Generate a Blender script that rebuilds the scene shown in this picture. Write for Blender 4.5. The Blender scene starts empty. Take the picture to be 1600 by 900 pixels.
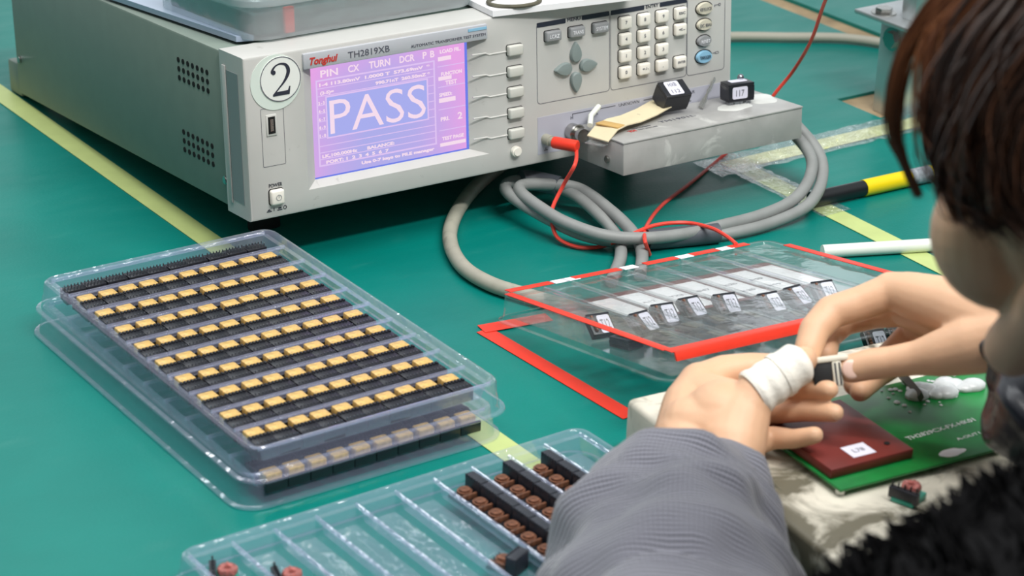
import bpy, bmesh, math, random
import numpy as np
from mathutils import Vector, Matrix, Quaternion, noise
random.seed(7); rng = np.random.default_rng(7)
SC = bpy.context.scene
COL = SC.collection
PI = math.pi
# ------------------------------------------------------------------ camera
CF, CPITCH, CROLL, CH = 3586.9, .4179, .0360, .6647
_f = Vector((0, math.cos(CPITCH), -math.sin(CPITCH))); _r = Vector((1, 0, 0)); _u = _r.cross(_f)
CR = math.cos(CROLL)*_r + math.sin(CROLL)*_u; CU = -math.sin(CROLL)*_r + math.cos(CROLL)*_u
CP = Vector((0, 0, CH))
cam = bpy.data.cameras.new('camera'); camo = bpy.data.objects.new('camera', cam); COL.objects.link(camo)
cam.sensor_width = 36; cam.lens = CF*36/1600; cam.clip_start = .05
m = Matrix.Identity(4)
for i in range(3): m[i][0] = CR[i]; m[i][1] = CU[i]; m[i][2] = -_f[i]; m[i][3] = CP[i]
camo.matrix_world = m
cam.dof.use_dof = True; cam.dof.focus_distance = 1.62; cam.dof.aperture_fstop = 11.5
SC.camera = camo
SC.view_settings.view_transform = 'Standard'; SC.view_settings.look = 'None'
SC.cycles.transparent_max_bounces = 40; SC.cycles.max_bounces = 10
SC.view_settings.gamma = 1; SC.view_settings.exposure = .1; SC.view_settings.use_curve_mapping = False
# ------------------------------------------------------------------ world and lights
W = bpy.data.worlds.new('world'); SC.world = W; W.use_nodes = True
W.node_tree.nodes['Background'].inputs[0].default_value = (.80, .92, .96, 1)
_nt = W.node_tree; _bg = _nt.nodes['Background']; _bg.inputs[1].default_value = .54
_tc = _nt.nodes.new('ShaderNodeTexCoord'); _sx = _nt.nodes.new('ShaderNodeSeparateXYZ'); _nt.links.new(_tc.outputs['Generated'], _sx.inputs[0])
def _ramp(src, a, b, c0, c1):
    r = _nt.nodes.new('ShaderNodeMapRange'); r.interpolation_type = 'SMOOTHSTEP'
    for i, v in zip((1, 2, 3, 4), (a, b, c0, c1)): r.inputs[i].default_value = v
    _nt.links.new(src, r.inputs[0]); return r.outputs[0]
_up = _ramp(_sx.outputs[2], .12, .92, .035, 1.0); _fa = _ramp(_sx.outputs[1], .2, .9, 0., 2.0); _fb = _ramp(_sx.outputs[2], .25, .5, 1., .0)
_mm = _nt.nodes.new('ShaderNodeMath'); _mm.operation = 'MULTIPLY'; _nt.links.new(_fa, _mm.inputs[0]); _nt.links.new(_fb, _mm.inputs[1]); _far = _mm.outputs[0]   # bright ceiling, lit far end of the hall
_m = _nt.nodes.new('ShaderNodeMath'); _m.operation = 'MAXIMUM'; _nt.links.new(_up, _m.inputs[0]); _nt.links.new(_far, _m.inputs[1])
_mx = _nt.nodes.new('ShaderNodeMix'); _mx.data_type = 'RGBA'; _mx.inputs[6].default_value = (0, 0, 0, 1); _mx.inputs[7].default_value = (.90, .96, 1, 1); _mx.clamp_factor = False
_nt.links.new(_m.outputs[0], _mx.inputs[0]); _nt.links.new(_mx.outputs[2], _bg.inputs[0])
def area(name, loc, size, sy, power, target, color=(1, 1, 1)):
    l = bpy.data.lights.new(name, 'AREA'); l.shape = 'RECTANGLE'; l.size = size; l.size_y = sy; l.energy = power; l.color = color
    o = bpy.data.objects.new(name, l); COL.objects.link(o); o.location = loc
    d = Vector(target)-Vector(loc); o.rotation_euler = d.to_track_quat('-Z', 'Y').to_euler(); return o
area('ceiling_light_tube', (.0, 1.15, 1.65), 1.5, .16, 18, (.05, 1.4, 0), (1, .98, .94))
area('ceiling_light_tube', (.85, .45, 1.95), 1.5, .16, 34, (.1, 1.5, 0), (1, .98, .94))
area('ceiling_light_tube', (-1.0, 2.5, 1.6), 1.5, .16, 7, (.1, 1.2, .1), (.95, .98, 1))
# ------------------------------------------------------------------ helpers
def at(x, y, dist):
    d = (x-800)/CF*CR - (y-450)/CF*CU + _f
    return CP + d.normalized()*dist
def onz(x, y, z=0.):
    d = (x-800)/CF*CR - (y-450)/CF*CU + _f
    return CP + d*((z-CH)/d.z)
def lin(c):
    if isinstance(c, str): c = tuple(int(c[i:i+2], 16)/255 for i in (0, 2, 4))
    return tuple(v/12.92 if v <= .04045 else ((v+.055)/1.055)**2.4 for v in c)
MATS = {}
def mat(name, col, rough=.5, metal=0., spec=.5, var=0., vscale=60, bump=0., bscale=200, coat=0., sss=0., sheen=0.):
    m = bpy.data.materials.new(name); m.use_nodes = True; nt = m.node_tree; b = nt.nodes['Principled BSDF']
    c = lin(col); b.inputs['Base Color'].default_value = (*c, 1); b.inputs['Roughness'].default_value = rough
    b.inputs['Metallic'].default_value = metal; b.inputs['Specular IOR Level'].default_value = spec
    if coat: b.inputs['Coat Weight'].default_value = coat; b.inputs['Coat Roughness'].default_value = .15
    if sss: b.inputs['Subsurface Weight'].default_value = sss; b.inputs['Subsurface Radius'].default_value = (.006, .003, .002); b.inputs['Subsurface Scale'].default_value = .6
    if sheen: b.inputs['Sheen Weight'].default_value = sheen
    if var or bump:
        tc = nt.nodes.new('ShaderNodeTexCoord')
    if var:
        n = nt.nodes.new('ShaderNodeTexNoise'); n.inputs['Scale'].default_value = vscale; n.inputs['Detail'].default_value = 5
        nt.links.new(tc.outputs['Object'], n.inputs['Vector'])
        r = nt.nodes.new('ShaderNodeValToRGB'); r.color_ramp.elements[0].position = .3; r.color_ramp.elements[1].position = .72
        r.color_ramp.elements[0].color = (*[max(0, v*(1-var)) for v in c], 1); r.color_ramp.elements[1].color = (*[min(1, v*(1+var)) for v in c], 1)
        nt.links.new(n.outputs['Fac'], r.inputs[0]); nt.links.new(r.outputs[0], b.inputs['Base Color'])
    if bump:
        n2 = nt.nodes.new('ShaderNodeTexNoise'); n2.inputs['Scale'].default_value = bscale; n2.inputs['Detail'].default_value = 3
        nt.links.new(tc.outputs['Object'], n2.inputs['Vector'])
        bp = nt.nodes.new('ShaderNodeBump'); bp.inputs['Strength'].default_value = bump; bp.inputs['Distance'].default_value = .001
        nt.links.new(n2.outputs['Fac'], bp.inputs['Height']); nt.links.new(bp.outputs[0], b.inputs['Normal'])
    MATS[name] = m; return m
def glow(name, col, s=1., col2=None, scale=6):
    m = bpy.data.materials.new(name); m.use_nodes = True; nt = m.node_tree; nt.nodes.clear()
    e = nt.nodes.new('ShaderNodeEmission'); o = nt.nodes.new('ShaderNodeOutputMaterial'); e.inputs[0].default_value = (*lin(col), 1); e.inputs[1].default_value = s
    nt.links.new(e.outputs[0], o.inputs[0])
    if col2:
        tc = nt.nodes.new('ShaderNodeTexCoord'); g = nt.nodes.new('ShaderNodeTexNoise'); g.inputs['Scale'].default_value = scale; g.inputs['Detail'].default_value = 1
        sx = nt.nodes.new('ShaderNodeSeparateXYZ'); nt.links.new(tc.outputs['Generated'], sx.inputs[0])
        def mth(op, a, b_):
            q = nt.nodes.new('ShaderNodeMath'); q.operation = op; q.use_clamp = False
            for k, v in enumerate((a, b_)):
                if isinstance(v, (int, float)): q.inputs[k].default_value = v
                else: nt.links.new(v, q.inputs[k])
            return q.outputs[0]
        dx = mth('ABSOLUTE', mth('SUBTRACT', sx.outputs[0], .44), 0); dx = mth('MULTIPLY', mth('POWER', dx, 2), 3.2)
        dz = mth('MULTIPLY', mth('POWER', mth('MAXIMUM', mth('SUBTRACT', sx.outputs[2], .45), 0), 2), 1.6)
        tot = mth('ADD', dx, dz)
        nt.links.new(tc.outputs['Generated'], g.inputs['Vector'])
        tot = mth('ADD', tot, mth('MULTIPLY', mth('SUBTRACT', g.outputs['Fac'], .5), .35))
        mx = nt.nodes.new('ShaderNodeMix'); mx.data_type = 'RGBA'; mx.clamp_factor = True
        nt.links.new(tot, mx.inputs[0]); mx.inputs[6].default_value = (*lin(col), 1); mx.inputs[7].default_value = (*lin(col2), 1)
        nt.links.new(mx.outputs[2], e.inputs[0])
    MATS[name] = m; return m
def clear(name, tint=(.93, .97, .98), haze=.05, hazecol=(.8, .9, 1), rough=.1, edge=.6, bump=.15, bscale=70):
    m = bpy.data.materials.new(name); m.use_nodes = True; nt = m.node_tree; nt.nodes.clear()
    N = nt.nodes.new; L = nt.links.new
    o = N('ShaderNodeOutputMaterial'); t = N('ShaderNodeBsdfTransparent'); t.inputs[0].default_value = (*tint, 1)
    g = N('ShaderNodeBsdfGlossy'); g.inputs['Roughness'].default_value = rough; g.inputs[0].default_value = (1, 1, 1, 1)
    d = N('ShaderNodeBsdfDiffuse'); d.inputs[0].default_value = (*hazecol, 1)
    lw = N('ShaderNodeLayerWeight'); lw.inputs['Blend'].default_value = .35
    mr = N('ShaderNodeMapRange'); mr.inputs['From Min'].default_value = 0; mr.inputs['From Max'].default_value = 1
    mr.inputs['To Min'].default_value = .05; mr.inputs['To Max'].default_value = edge
    L(lw.outputs['Facing'], mr.inputs['Value'])
    pw = N('ShaderNodeMath'); pw.operation = 'POWER'; pw.inputs[1].default_value = 1.6; L(mr.outputs[0], pw.inputs[0])
    tc = N('ShaderNodeTexCoord'); n = N('ShaderNodeTexNoise'); n.inputs['Scale'].default_value = bscale; L(tc.outputs['Object'], n.inputs['Vector'])
    bp = N('ShaderNodeBump'); bp.inputs['Strength'].default_value = bump; bp.inputs['Distance'].default_value = .004
    L(n.outputs['Fac'], bp.inputs['Height']); L(bp.outputs[0], g.inputs['Normal'])
    m1 = N('ShaderNodeMixShader'); m1.inputs[0].default_value = haze; L(t.outputs[0], m1.inputs[1]); L(d.outputs[0], m1.inputs[2])
    m2 = N('ShaderNodeMixShader'); L(pw.outputs[0], m2.inputs[0]); L(m1.outputs[0], m2.inputs[1]); L(g.outputs[0], m2.inputs[2]); L(m2.outputs[0], o.inputs[0])
    MATS[name] = m; return m
class MB:
    def __init__(s): s.v = []; s.f = []; s.uv = {}
    def add(s, vs, fs):
        o = len(s.v); s.v += [tuple(v) for v in vs]; s.f += [tuple(i+o for i in f) for f in fs]
    def box(s, a, b, bev=0., seg=2, M=None):
        bm = bmesh.new(); bmesh.ops.create_cube(bm, size=1)
        for v in bm.verts: v.co = Vector(((a[i]+b[i])/2+v.co[i]*(b[i]-a[i]) for i in range(3)))
        if bev: bmesh.ops.bevel(bm, geom=list(bm.edges), offset=bev, segments=seg, affect='EDGES', profile=.5)
        s.bm(bm, M); return s
    def bm(s, bm, M=None):
        bm.verts.index_update()
        s.add([(M @ v.co if M else v.co) for v in bm.verts], [[v.index for v in f.verts] for f in bm.faces]); bm.free(); return s
    def cyl(s, c, r, h, axis='Z', n=24, r2=None, M=None, bev=0.):
        bm = bmesh.new(); bmesh.ops.create_cone(bm, cap_ends=True, segments=n, radius1=r, radius2=r if r2 is None else r2, depth=h)
        R = {'Z': Matrix(), 'Y': Matrix.Rotation(-PI/2, 4, 'X'), 'X': Matrix.Rotation(PI/2, 4, 'Y')}[axis]
        if bev: bmesh.ops.bevel(bm, geom=[e for e in bm.edges if len(e.link_faces) == 2 and any(len(f.verts) > 4 for f in e.link_faces)], offset=bev, segments=2, affect='EDGES')
        T = Matrix.Translation(Vector(c)) @ R; return s.bm(bm, (M @ T) if M else T)
    def ball(s, c, r, sc=(1, 1, 1), n=16, M=None):
        bm = bmesh.new(); bmesh.ops.create_uvsphere(bm, u_segments=n, v_segments=n//2+2, radius=r)
        T = Matrix.Translation(Vector(c)) @ Matrix.Diagonal((*sc, 1)); return s.bm(bm, (M @ T) if M else T)
    def tube(s, pts, r, n=10, cap=True, flat=None):
        pts = [Vector(p) for p in pts]; k = len(pts); rs = r if hasattr(r, '__len__') else [r]*k
        tg = [(pts[min(i+1, k-1)]-pts[max(i-1, 0)]).normalized() for i in range(k)]
        a = Vector((0, 0, 1)) if abs(tg[0].z) < .9 else Vector((1, 0, 0)); nr = (a-tg[0]*a.dot(tg[0])).normalized(); vs = []; fs = []
        for i in range(k):
            if i: nr = (tg[i-1].rotation_difference(tg[i]) @ nr); nr = (nr-tg[i]*nr.dot(tg[i])).normalized()
            b = tg[i].cross(nr)
            for j in range(n):
                t = 2*PI*j/n; x, y = math.cos(t), math.sin(t)
                if flat: y *= flat
                vs.append(pts[i]+rs[i]*(x*nr+y*b))
        for i in range(k-1):
            for j in range(n): fs.append((i*n+j, i*n+(j+1) % n, (i+1)*n+(j+1) % n, (i+1)*n+j))
        if cap: fs += [tuple(reversed(range(n))), tuple((k-1)*n+j for j in range(n))]
        s.add(vs, fs); return s
    def build(s, name, material, parent=None, smooth=True, M=None, autos=40):
        me = bpy.data.meshes.new(name); me.from_pydata(s.v, [], s.f); me.update()
        return link(name, me, material, parent, smooth, M, autos)
def link(name, me, material, parent=None, smooth=True, M=None, autos=40):
    me.materials.clear(); me.materials.append(MATS[material] if isinstance(material, str) else material)
    if smooth:
        bm = bmesh.new(); bm.from_mesh(me); bmesh.ops.recalc_face_normals(bm, faces=bm.faces)
        lim = math.radians(autos)
        for f in bm.faces: f.smooth = True
        for e in bm.edges:
            e.smooth = not (len(e.link_faces) == 2 and e.calc_face_angle(0) > lim)
        bm.to_mesh(me); bm.free()
    o = bpy.data.objects.new(name, me); COL.objects.link(o)
    if parent: o.parent = parent
    if M is not None: o.matrix_local = M
    return o
def empty(name, loc=(0, 0, 0), rz=0., M=None):
    o = bpy.data.objects.new(name, None); COL.objects.link(o); o.empty_display_size = .01
    if M is not None: o.matrix_world = M
    else: o.location = loc; o.rotation_euler = (0, 0, rz)
    return o
def tag(o, label, cat, group=None, kind=None):
    if label: o['label'] = label
    if cat: o['category'] = cat
    if group: o['group'] = group
    if kind: o['kind'] = kind
    return o
def frame(O, X, Y, Z):
    M = Matrix.Identity(4)
    for i in range(3): M[i][0] = X[i]; M[i][1] = Y[i]; M[i][2] = Z[i]; M[i][3] = O[i]
    return M
def copy_tree(o, parent=None):
    c = o.copy(); COL.objects.link(c)
    if parent: c.parent = parent
    for ch in list(o.children):
        d = ch.copy(); COL.objects.link(d); d.parent = c
        for g in list(ch.children):
            e = g.copy(); COL.objects.link(e); e.parent = d
    return c
def textmesh(body, h, width=None, ext=.00012, bold=0., shear=0., center=True):
    """flat lettering in the XZ plane (facing -Y), h = capital height"""
    c = bpy.data.curves.new('t', 'FONT'); c.body = body; c.size = h/.72; c.extrude = ext; c.offset = bold; c.shear = shear; c.resolution_u = 3
    o = bpy.data.objects.new('t', c); COL.objects.link(o); dg = bpy.context.evaluated_depsgraph_get(); dg.update()
    me = bpy.data.meshes.new_from_object(o.evaluated_get(dg)); bpy.data.objects.remove(o); bpy.data.curves.remove(c)
    vs = [v.co.copy() for v in me.vertices]; fs = [tuple(p.vertices) for p in me.polygons]; bpy.data.meshes.remove(me)
    if not vs: return [], []
    x0 = min(v.x for v in vs); x1 = max(v.x for v in vs); k = (width/(x1-x0)) if width else 1
    cx = (x0+x1)/2 if center else x0
    return [Vector(((v.x-cx)*k, -v.z, v.y-h/2)) for v in vs], fs
def put_text(mb, body, u, v, h, d=-.0003, width=None, bold=0., shear=0., center=True, M=None):
    vs, fs = textmesh(body, h, width, bold=bold, shear=shear, center=center)
    vs = [p+Vector((u, d, v)) for p in vs]
    if M: vs = [M @ p for p in vs]
    mb.add(vs, fs)
def roundrect(x0, y0, x1, y1, r, n=5):
    out = []
    for cx, cy, a in ((x1-r, y1-r, 0), (x0+r, y1-r, 90), (x0+r, y0+r, 180), (x1-r, y0+r, 270)):
        for i in range(n+1):
            t = math.radians(a+90*i/n); out.append((cx+r*math.cos(t), cy+r*math.sin(t)))
    return out
def smoothpath(pts, n=8):
    pts = [Vector(p) for p in pts]; P = [pts[0]*2-pts[1]]+pts+[pts[-1]*2-pts[-2]]; out = []
    for i in range(1, len(P)-2):
        a, b, c, d = P[i-1], P[i], P[i+1], P[i+2]
        for k in range(n):
            t = k/n; out.append(.5*((2*b)+(-a+c)*t+(2*a-5*b+4*c-d)*t*t+(-a+3*b-3*c+d)*t**3))
    out.append(pts[-1]); return out
# ------------------------------------------------------------------ materials
def mat_table():
    m = mat('green_mat', '00776E', .34, spec=.34, var=.10, vscale=9, bump=.12, bscale=420); nt = m.node_tree
    b = nt.nodes['Principled BSDF']; tc = nt.nodes.new('ShaderNodeTexCoord'); mp = nt.nodes.new('ShaderNodeMapping')
    mp.inputs['Rotation'].default_value = (0, 0, .9); mp.inputs['Scale'].default_value = (14, 46, 1)
    n = nt.nodes.new('ShaderNodeTexNoise'); n.inputs['Scale'].default_value = 1.4; n.inputs['Detail'].default_value = 4
    nt.links.new(tc.outputs['Object'], mp.inputs[0]); nt.links.new(mp.outputs[0], n.inputs['Vector'])
    r = nt.nodes.new('ShaderNodeMapRange'); r.inputs['From Min'].default_value = .35; r.inputs['From Max'].default_value = .75; r.inputs['To Min'].default_value = .34; r.inputs['To Max'].default_value = .44
    nt.links.new(n.outputs['Fac'], r.inputs['Value']); nt.links.new(r.outputs[0], b.inputs['Roughness'])
    sp = [x for x in nt.nodes if x.type == 'VALTORGB'][0]
    mx = nt.nodes.new('ShaderNodeMix'); mx.data_type = 'RGBA'; mx.blend_type = 'ADD'
    r2 = nt.nodes.new('ShaderNodeMapRange'); r2.inputs['From Min'].default_value = .62; r2.inputs['From Max'].default_value = .8; r2.inputs['To Max'].default_value = .10
    nt.links.new(n.outputs['Fac'], r2.inputs['Value']); nt.links.new(r2.outputs[0], mx.inputs[0])
    nt.links.new(sp.outputs[0], mx.inputs[6]); mx.inputs[7].default_value = (.12, .14, .13, 1); nt.links.new(mx.outputs[2], b.inputs['Base Color'])
mat_table()
mat('plywood', 'A08B6C', .7, var=.25, vscale=40); mat('concrete', '8A8C88', .8, var=.1)
mat('case_paint', '7E8C83', .5, var=.04, bump=.05, bscale=900); mat('bezel_plastic', 'C4C4C1', .42, var=.03, vscale=30)
mat('bezel_light', 'CFCFCB', .4); mat('strip_grey', 'B9BCC3', .35); mat('lilac_print', 'B3B5C2', .42)
mat('dark_print', '2B2F3E', .5); mat('mid_print', '5A5C68', .5); mat('red_print', 'C8362F', .5); mat('hole_black', '0A0C0C', .9)
mat('key_white', 'F3EFE5', .4); mat('key_grey', '97999C', .4); mat('key_soft', 'CFCFC8', .4); mat('key_arrow', '84908F', .4)
mat('key_cream', 'D4CFBD', .4); mat('key_blue', '8FC0DD', .35); mat('white_print', 'F4F4FA', .5); mat('paper', 'F1F1F4', .8); mat('sticker', 'EDF0EC', .4); mat('sticker_pale', 'DCE8E0', .4)
mat('metal', 'B8B8B4', .25, metal=1); mat('steel', 'C9CDCE', .38, metal=.85, var=.05); mat('gold_usb', 'D8C88A', .3, metal=.7)
mat('groove_grey', '8D9496', .5); mat('rubber', '17181A', .6); mat('fixture_paint', 'A9A9A7', .38, var=.12, vscale=45, spec=.6); mat('glue', 'D8DAD6', .3, var=.1)
mat('cable_grey', '8C8F8E', .5, var=.08, vscale=70); mat('cable_beige', 'A4A294', .55, var=.12, vscale=60); mat('cable_pale', 'A9A698', .5)
mat('tape_wrap', '50545C', .5); mat('red_wire', 'EE4A3C', .45); mat('red_plug', 'F03C25', .38); mat('red_tape', 'EC3C29', .4, var=.05)
mat('yellow_tape', 'BCCB84', .45, var=.06, vscale=50); mat('yellow_tape_worn', 'C9CE8C', .3, var=.16, vscale=90, bump=.5, bscale=120)
mat('masking', 'E2D6B4', .6, var=.05); mat('tan_glue', 'CDA868', .6); mat('bobbin', '1D1F26', .35, var=.15, vscale=300); mat('bobbin_edge', '2C3038', .4)
mat('gold_tape', 'D3AE68', .34, var=.25, vscale=400, spec=.6); mat('pink_coil', 'A8625C', .45, var=.5, vscale=300); mat('pin_metal', '9A9DA4', .25, metal=.9); mat('coil', '6A4431', .5, var=.7, vscale=300)
mat('pen_black', '1A1C1F', .35); mat('pen_yellow', 'F0D313', .35); mat('pen_label', '9AA0A8', .4, var=.3, vscale=300); mat('straw_white', 'E6EBE2', .35)
mat('jig_paint', 'D8D3C4', .55, var=.16, vscale=35, bump=.2, bscale=120); mat('grime', '5C5A4C', .8, var=.3, vscale=80)
mat('pcb', '0B7A36', .3, var=.2, vscale=60, spec=.6); mat('red_board', '6E2A26', .4, var=.1); mat('label_lilac', 'DCDCEC', .6); mat('cream', 'DDD8C8', .6)
mat('skin', 'DAAF8E', .5, var=.05, vscale=40, sss=.15, bump=.12, bscale=350); mat('nail', 'E6C3B4', .3); mat('bandage', 'ECE8DE', .75, var=.04, bump=.5, bscale=260)
mat('trousers', '23252B', .8); mat('fur', '060608', .9, spec=.15); mat('quilt', '15171F', .3, spec=.6, bump=.4, bscale=60)
mat('silicone', 'C8CCCE', .3, var=.2, vscale=70); mat('grey_plastic', '55584F', .5); mat('teal_pcb', '2C9C86', .4)
mat('dark_pcb', '48605F', .5, var=.5, vscale=90); mat('blue_sheet', 'A3B2C8', .3); mat('lcd_edge_dark', '4A4FB0', .4)
glow('lcd', 'AFAEEA', .93, 'E7A5E6', 4); glow('lcd_blue', '6F80E8', .93); glow('lcd_text', 'F6DDEE', .93); glow('lcd_line', 'DFC4F2', .93); glow('lcd_fill', 'A9AEEE', .93)
clear('tray_plastic', (.95, .97, .99), haze=.12, hazecol=(.68, .71, 1.), rough=.12, edge=.8, bump=.3)
clear('box_plastic', (.96, .97, .97), haze=.04, hazecol=(.8, .85, .9), rough=.12, edge=.75, bump=.15)
clear('film', (.96, .97, .98), haze=.08, hazecol=(.9, .93, 1), rough=.07, edge=.95, bump=1., bscale=220)
clear('tub_plastic', (.80, .86, .86), haze=.34, hazecol=(.72, .77, .80), rough=.15, edge=.7, bump=.4, bscale=30)
def mat_fabric():
    m = mat('ribbed_cloth', '6B6C78', .85, sheen=.3); nt = m.node_tree; b = nt.nodes['Principled BSDF']
    uv = nt.nodes.new('ShaderNodeUVMap'); w = nt.nodes.new('ShaderNodeTexWave'); w.wave_type = 'BANDS'; w.bands_direction = 'Y'; w.inputs['Scale'].default_value = 4.6
    w.inputs['Distortion'].default_value = .25
    nt.links.new(uv.outputs[0], w.inputs['Vector'])
    w2 = nt.nodes.new('ShaderNodeTexWave'); w2.wave_type = 'BANDS'; w2.bands_direction = 'X'; w2.inputs['Scale'].default_value = 9; nt.links.new(uv.outputs[0], w2.inputs['Vector'])
    ad = nt.nodes.new('ShaderNodeMath'); ad.operation = 'MULTIPLY_ADD'; ad.inputs[1].default_value = .3; nt.links.new(w2.outputs['Fac'], ad.inputs[0]); nt.links.new(w.outputs['Fac'], ad.inputs[2])
    r = nt.nodes.new('ShaderNodeValToRGB'); r.color_ramp.elements[0].color = (*lin('2F3039'), 1); r.color_ramp.elements[1].color = (*lin('7F808C'), 1)
    nt.links.new(ad.outputs[0], r.inputs[0]); nt.links.new(r.outputs[0], b.inputs['Base Color'])
    bp = nt.nodes.new('ShaderNodeBump'); bp.inputs['Strength'].default_value = .4; bp.inputs['Distance'].default_value = .0008
    nt.links.new(ad.outputs[0], bp.inputs['Height']); nt.links.new(bp.outputs[0], b.inputs['Normal'])
mat_fabric()
def mat_hair(name, c0, c1, c2):
    m = mat(name, '2A1A12', .34, spec=.6); nt = m.node_tree; b = nt.nodes['Principled BSDF']
    g = nt.nodes.new('ShaderNodeNewGeometry'); r = nt.nodes.new('ShaderNodeValToRGB')
    r.color_ramp.elements[0].color = (*lin(c0), 1); r.color_ramp.elements[1].color = (*lin(c2), 1)
    e = r.color_ramp.elements.new(.6); e.color = (*lin(c1), 1)
    nt.links.new(g.outputs['Random Per Island'], r.inputs[0]); nt.links.new(r.outputs[0], b.inputs['Base Color'])
mat_hair('hair', '1A1311', '33221A', '5A3A28'); mat_hair('hair_brown', '47291A', '6B4128', '9A6440')
def stain(name, col, scale, lo, hi, amt):
    m = MATS[name]; nt = m.node_tree; b = nt.nodes['Principled BSDF']; src = b.inputs['Base Color'].links[0].from_socket
    tc = nt.nodes.new('ShaderNodeTexCoord'); n = nt.nodes.new('ShaderNodeTexNoise'); n.inputs['Scale'].default_value = scale; n.inputs['Detail'].default_value = 7; n.inputs['Roughness'].default_value = .6
    n.inputs['Distortion'].default_value = .8; nt.links.new(tc.outputs['Object'], n.inputs['Vector'])
    r = nt.nodes.new('ShaderNodeMapRange'); r.inputs['From Min'].default_value = lo; r.inputs['From Max'].default_value = hi; r.inputs['To Max'].default_value = amt; nt.links.new(n.outputs['Fac'], r.inputs['Value'])
    mx = nt.nodes.new('ShaderNodeMix'); mx.data_type = 'RGBA'; nt.links.new(r.outputs[0], mx.inputs[0]); nt.links.new(src, mx.inputs[6]); mx.inputs[7].default_value = (*lin(col), 1); nt.links.new(mx.outputs[2], b.inputs['Base Color'])
stain('jig_paint', '5E5A49', 20, .50, .62, .95); stain('fixture_paint', 'DEDFDB', 38, .60, .70, .5); stain('bezel_plastic', '8D8E8A', 60, .66, .74, .5); stain('cable_beige', '6E6C60', 50, .6, .7, .5)
# ------------------------------------------------------------------ setting: floor and worktop
YW = math.radians(36); E1 = Vector((math.cos(YW), math.sin(YW), 0)); E2 = Vector((-math.sin(YW), math.cos(YW), 0)); E3 = Vector((0, 0, 1))
MT = frame((0, 0, 0), E1, E2, E3)                     # worktop frame: s along E1, t along E2 (metres)
def prism(mb, poly, z0, z1, M=None):
    n = len(poly); vs = [Vector((x, y, z0)) for x, y in poly]+[Vector((x, y, z1)) for x, y in poly]
    if M: vs = [M @ v for v in vs]
    mb.add(vs, [tuple(reversed(range(n))), tuple(range(n, 2*n))]+[(i, (i+1) % n, n+(i+1) % n, n+i) for i in range(n)])
fl = MB(); fl.box((-6, -5, -.80), (6, 7, -.75)); tag(fl.build('floor', 'concrete', smooth=False), None, None, kind='structure')
tb = empty('workbench', M=MT); tag(tb, 'green topped workbench with bare plywood gap carrying the test instrument', 'table')
b_ = MB(); b_.box((-.3, .735, -.033), (2.6, 2.5, -.003)); b_.build('plywood_board', 'plywood', tb, False)
b_ = MB()
H = (1.366, 1.430, 1.344, 1.400)                      # the square cut out round the post
for q in ([(-.3, .735), (1.507, .735), (1.507, H[2]), (-.3, H[2])], [(-.3, H[3]), (1.507, H[3]), (1.507, 2.5), (-.3, 2.5)],
          [(-.3, H[2]), (H[0], H[2]), (H[0], H[3]), (-.3, H[3])], [(H[1], H[2]), (1.507, H[2]), (1.507, H[3]), (H[1], H[3])]):
    prism(b_, q, -.003, 0)
b_.build('green_mat', 'green_mat', tb, False)
b_ = MB(); b_.box((1.533, .735, -.003), (2.6, 2.5, .001)); b_.build('green_mat', 'green_mat', tb, False)
for s_, t_ in ((-.25, .80), (2.5, .80), (-.25, 2.4), (2.5, 2.4)):
    b_ = MB(); b_.box((s_-.025, t_-.025, -.75), (s_+.025, t_+.025, -.033), .002); b_.build('leg', 'case_paint', tb)
def strip(name, pts, w, material, label, cat, z=.0004, th=.0003, group=None, n=1, wob=0.):
    b = MB(); a, c = Vector((*pts[0], 0)), Vector((*pts[1], 0)); d = (c-a).normalized(); p = Vector((-d.y, d.x, 0)); L = (c-a).length; k = max(1, int(L/.02)); vs = []
    for i in range(k+1):
        q = a+d*(L*i/k)
        for sgn in (-1, 1):
            e = q+p*sgn*(w/2+wob*(random.random()-.5))
            for z_ in (z, z+th): vs.append((e.x, e.y, z_))
    fs = []
    for i in range(k):
        o = i*4; fs += [(o, o+4, o+5, o+1), (o+2, o+3, o+7, o+6), (o+1, o+5, o+7, o+3), (o, o+2, o+6, o+4)]
    fs += [(0, 1, 3, 2), (4*k, 4*k+2, 4*k+3, 4*k+1)]
    b.add([MT @ Vector(v) for v in vs], fs); o = b.build(name, material, smooth=False); tag(o, label, cat, group); return o
strip('marking_tape', ((.738, 1.95), (.735, .90)), .0195, 'yellow_tape', 'long pale yellow tape line running under the instrument and the full clear tray', 'tape')
strip('marking_tape', ((1.181, 1.315), (1.166, .80)), .0195, 'yellow_tape', 'pale yellow tape line passing under the white rod and yellow pen', 'tape')
strip('marking_tape', ((1.170, 1.318), (1.60, 1.318)), .0195, 'yellow_tape_worn', 'worn yellow tape line meeting the other at a corner before the metal post', 'tape', z=.0010)
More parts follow.
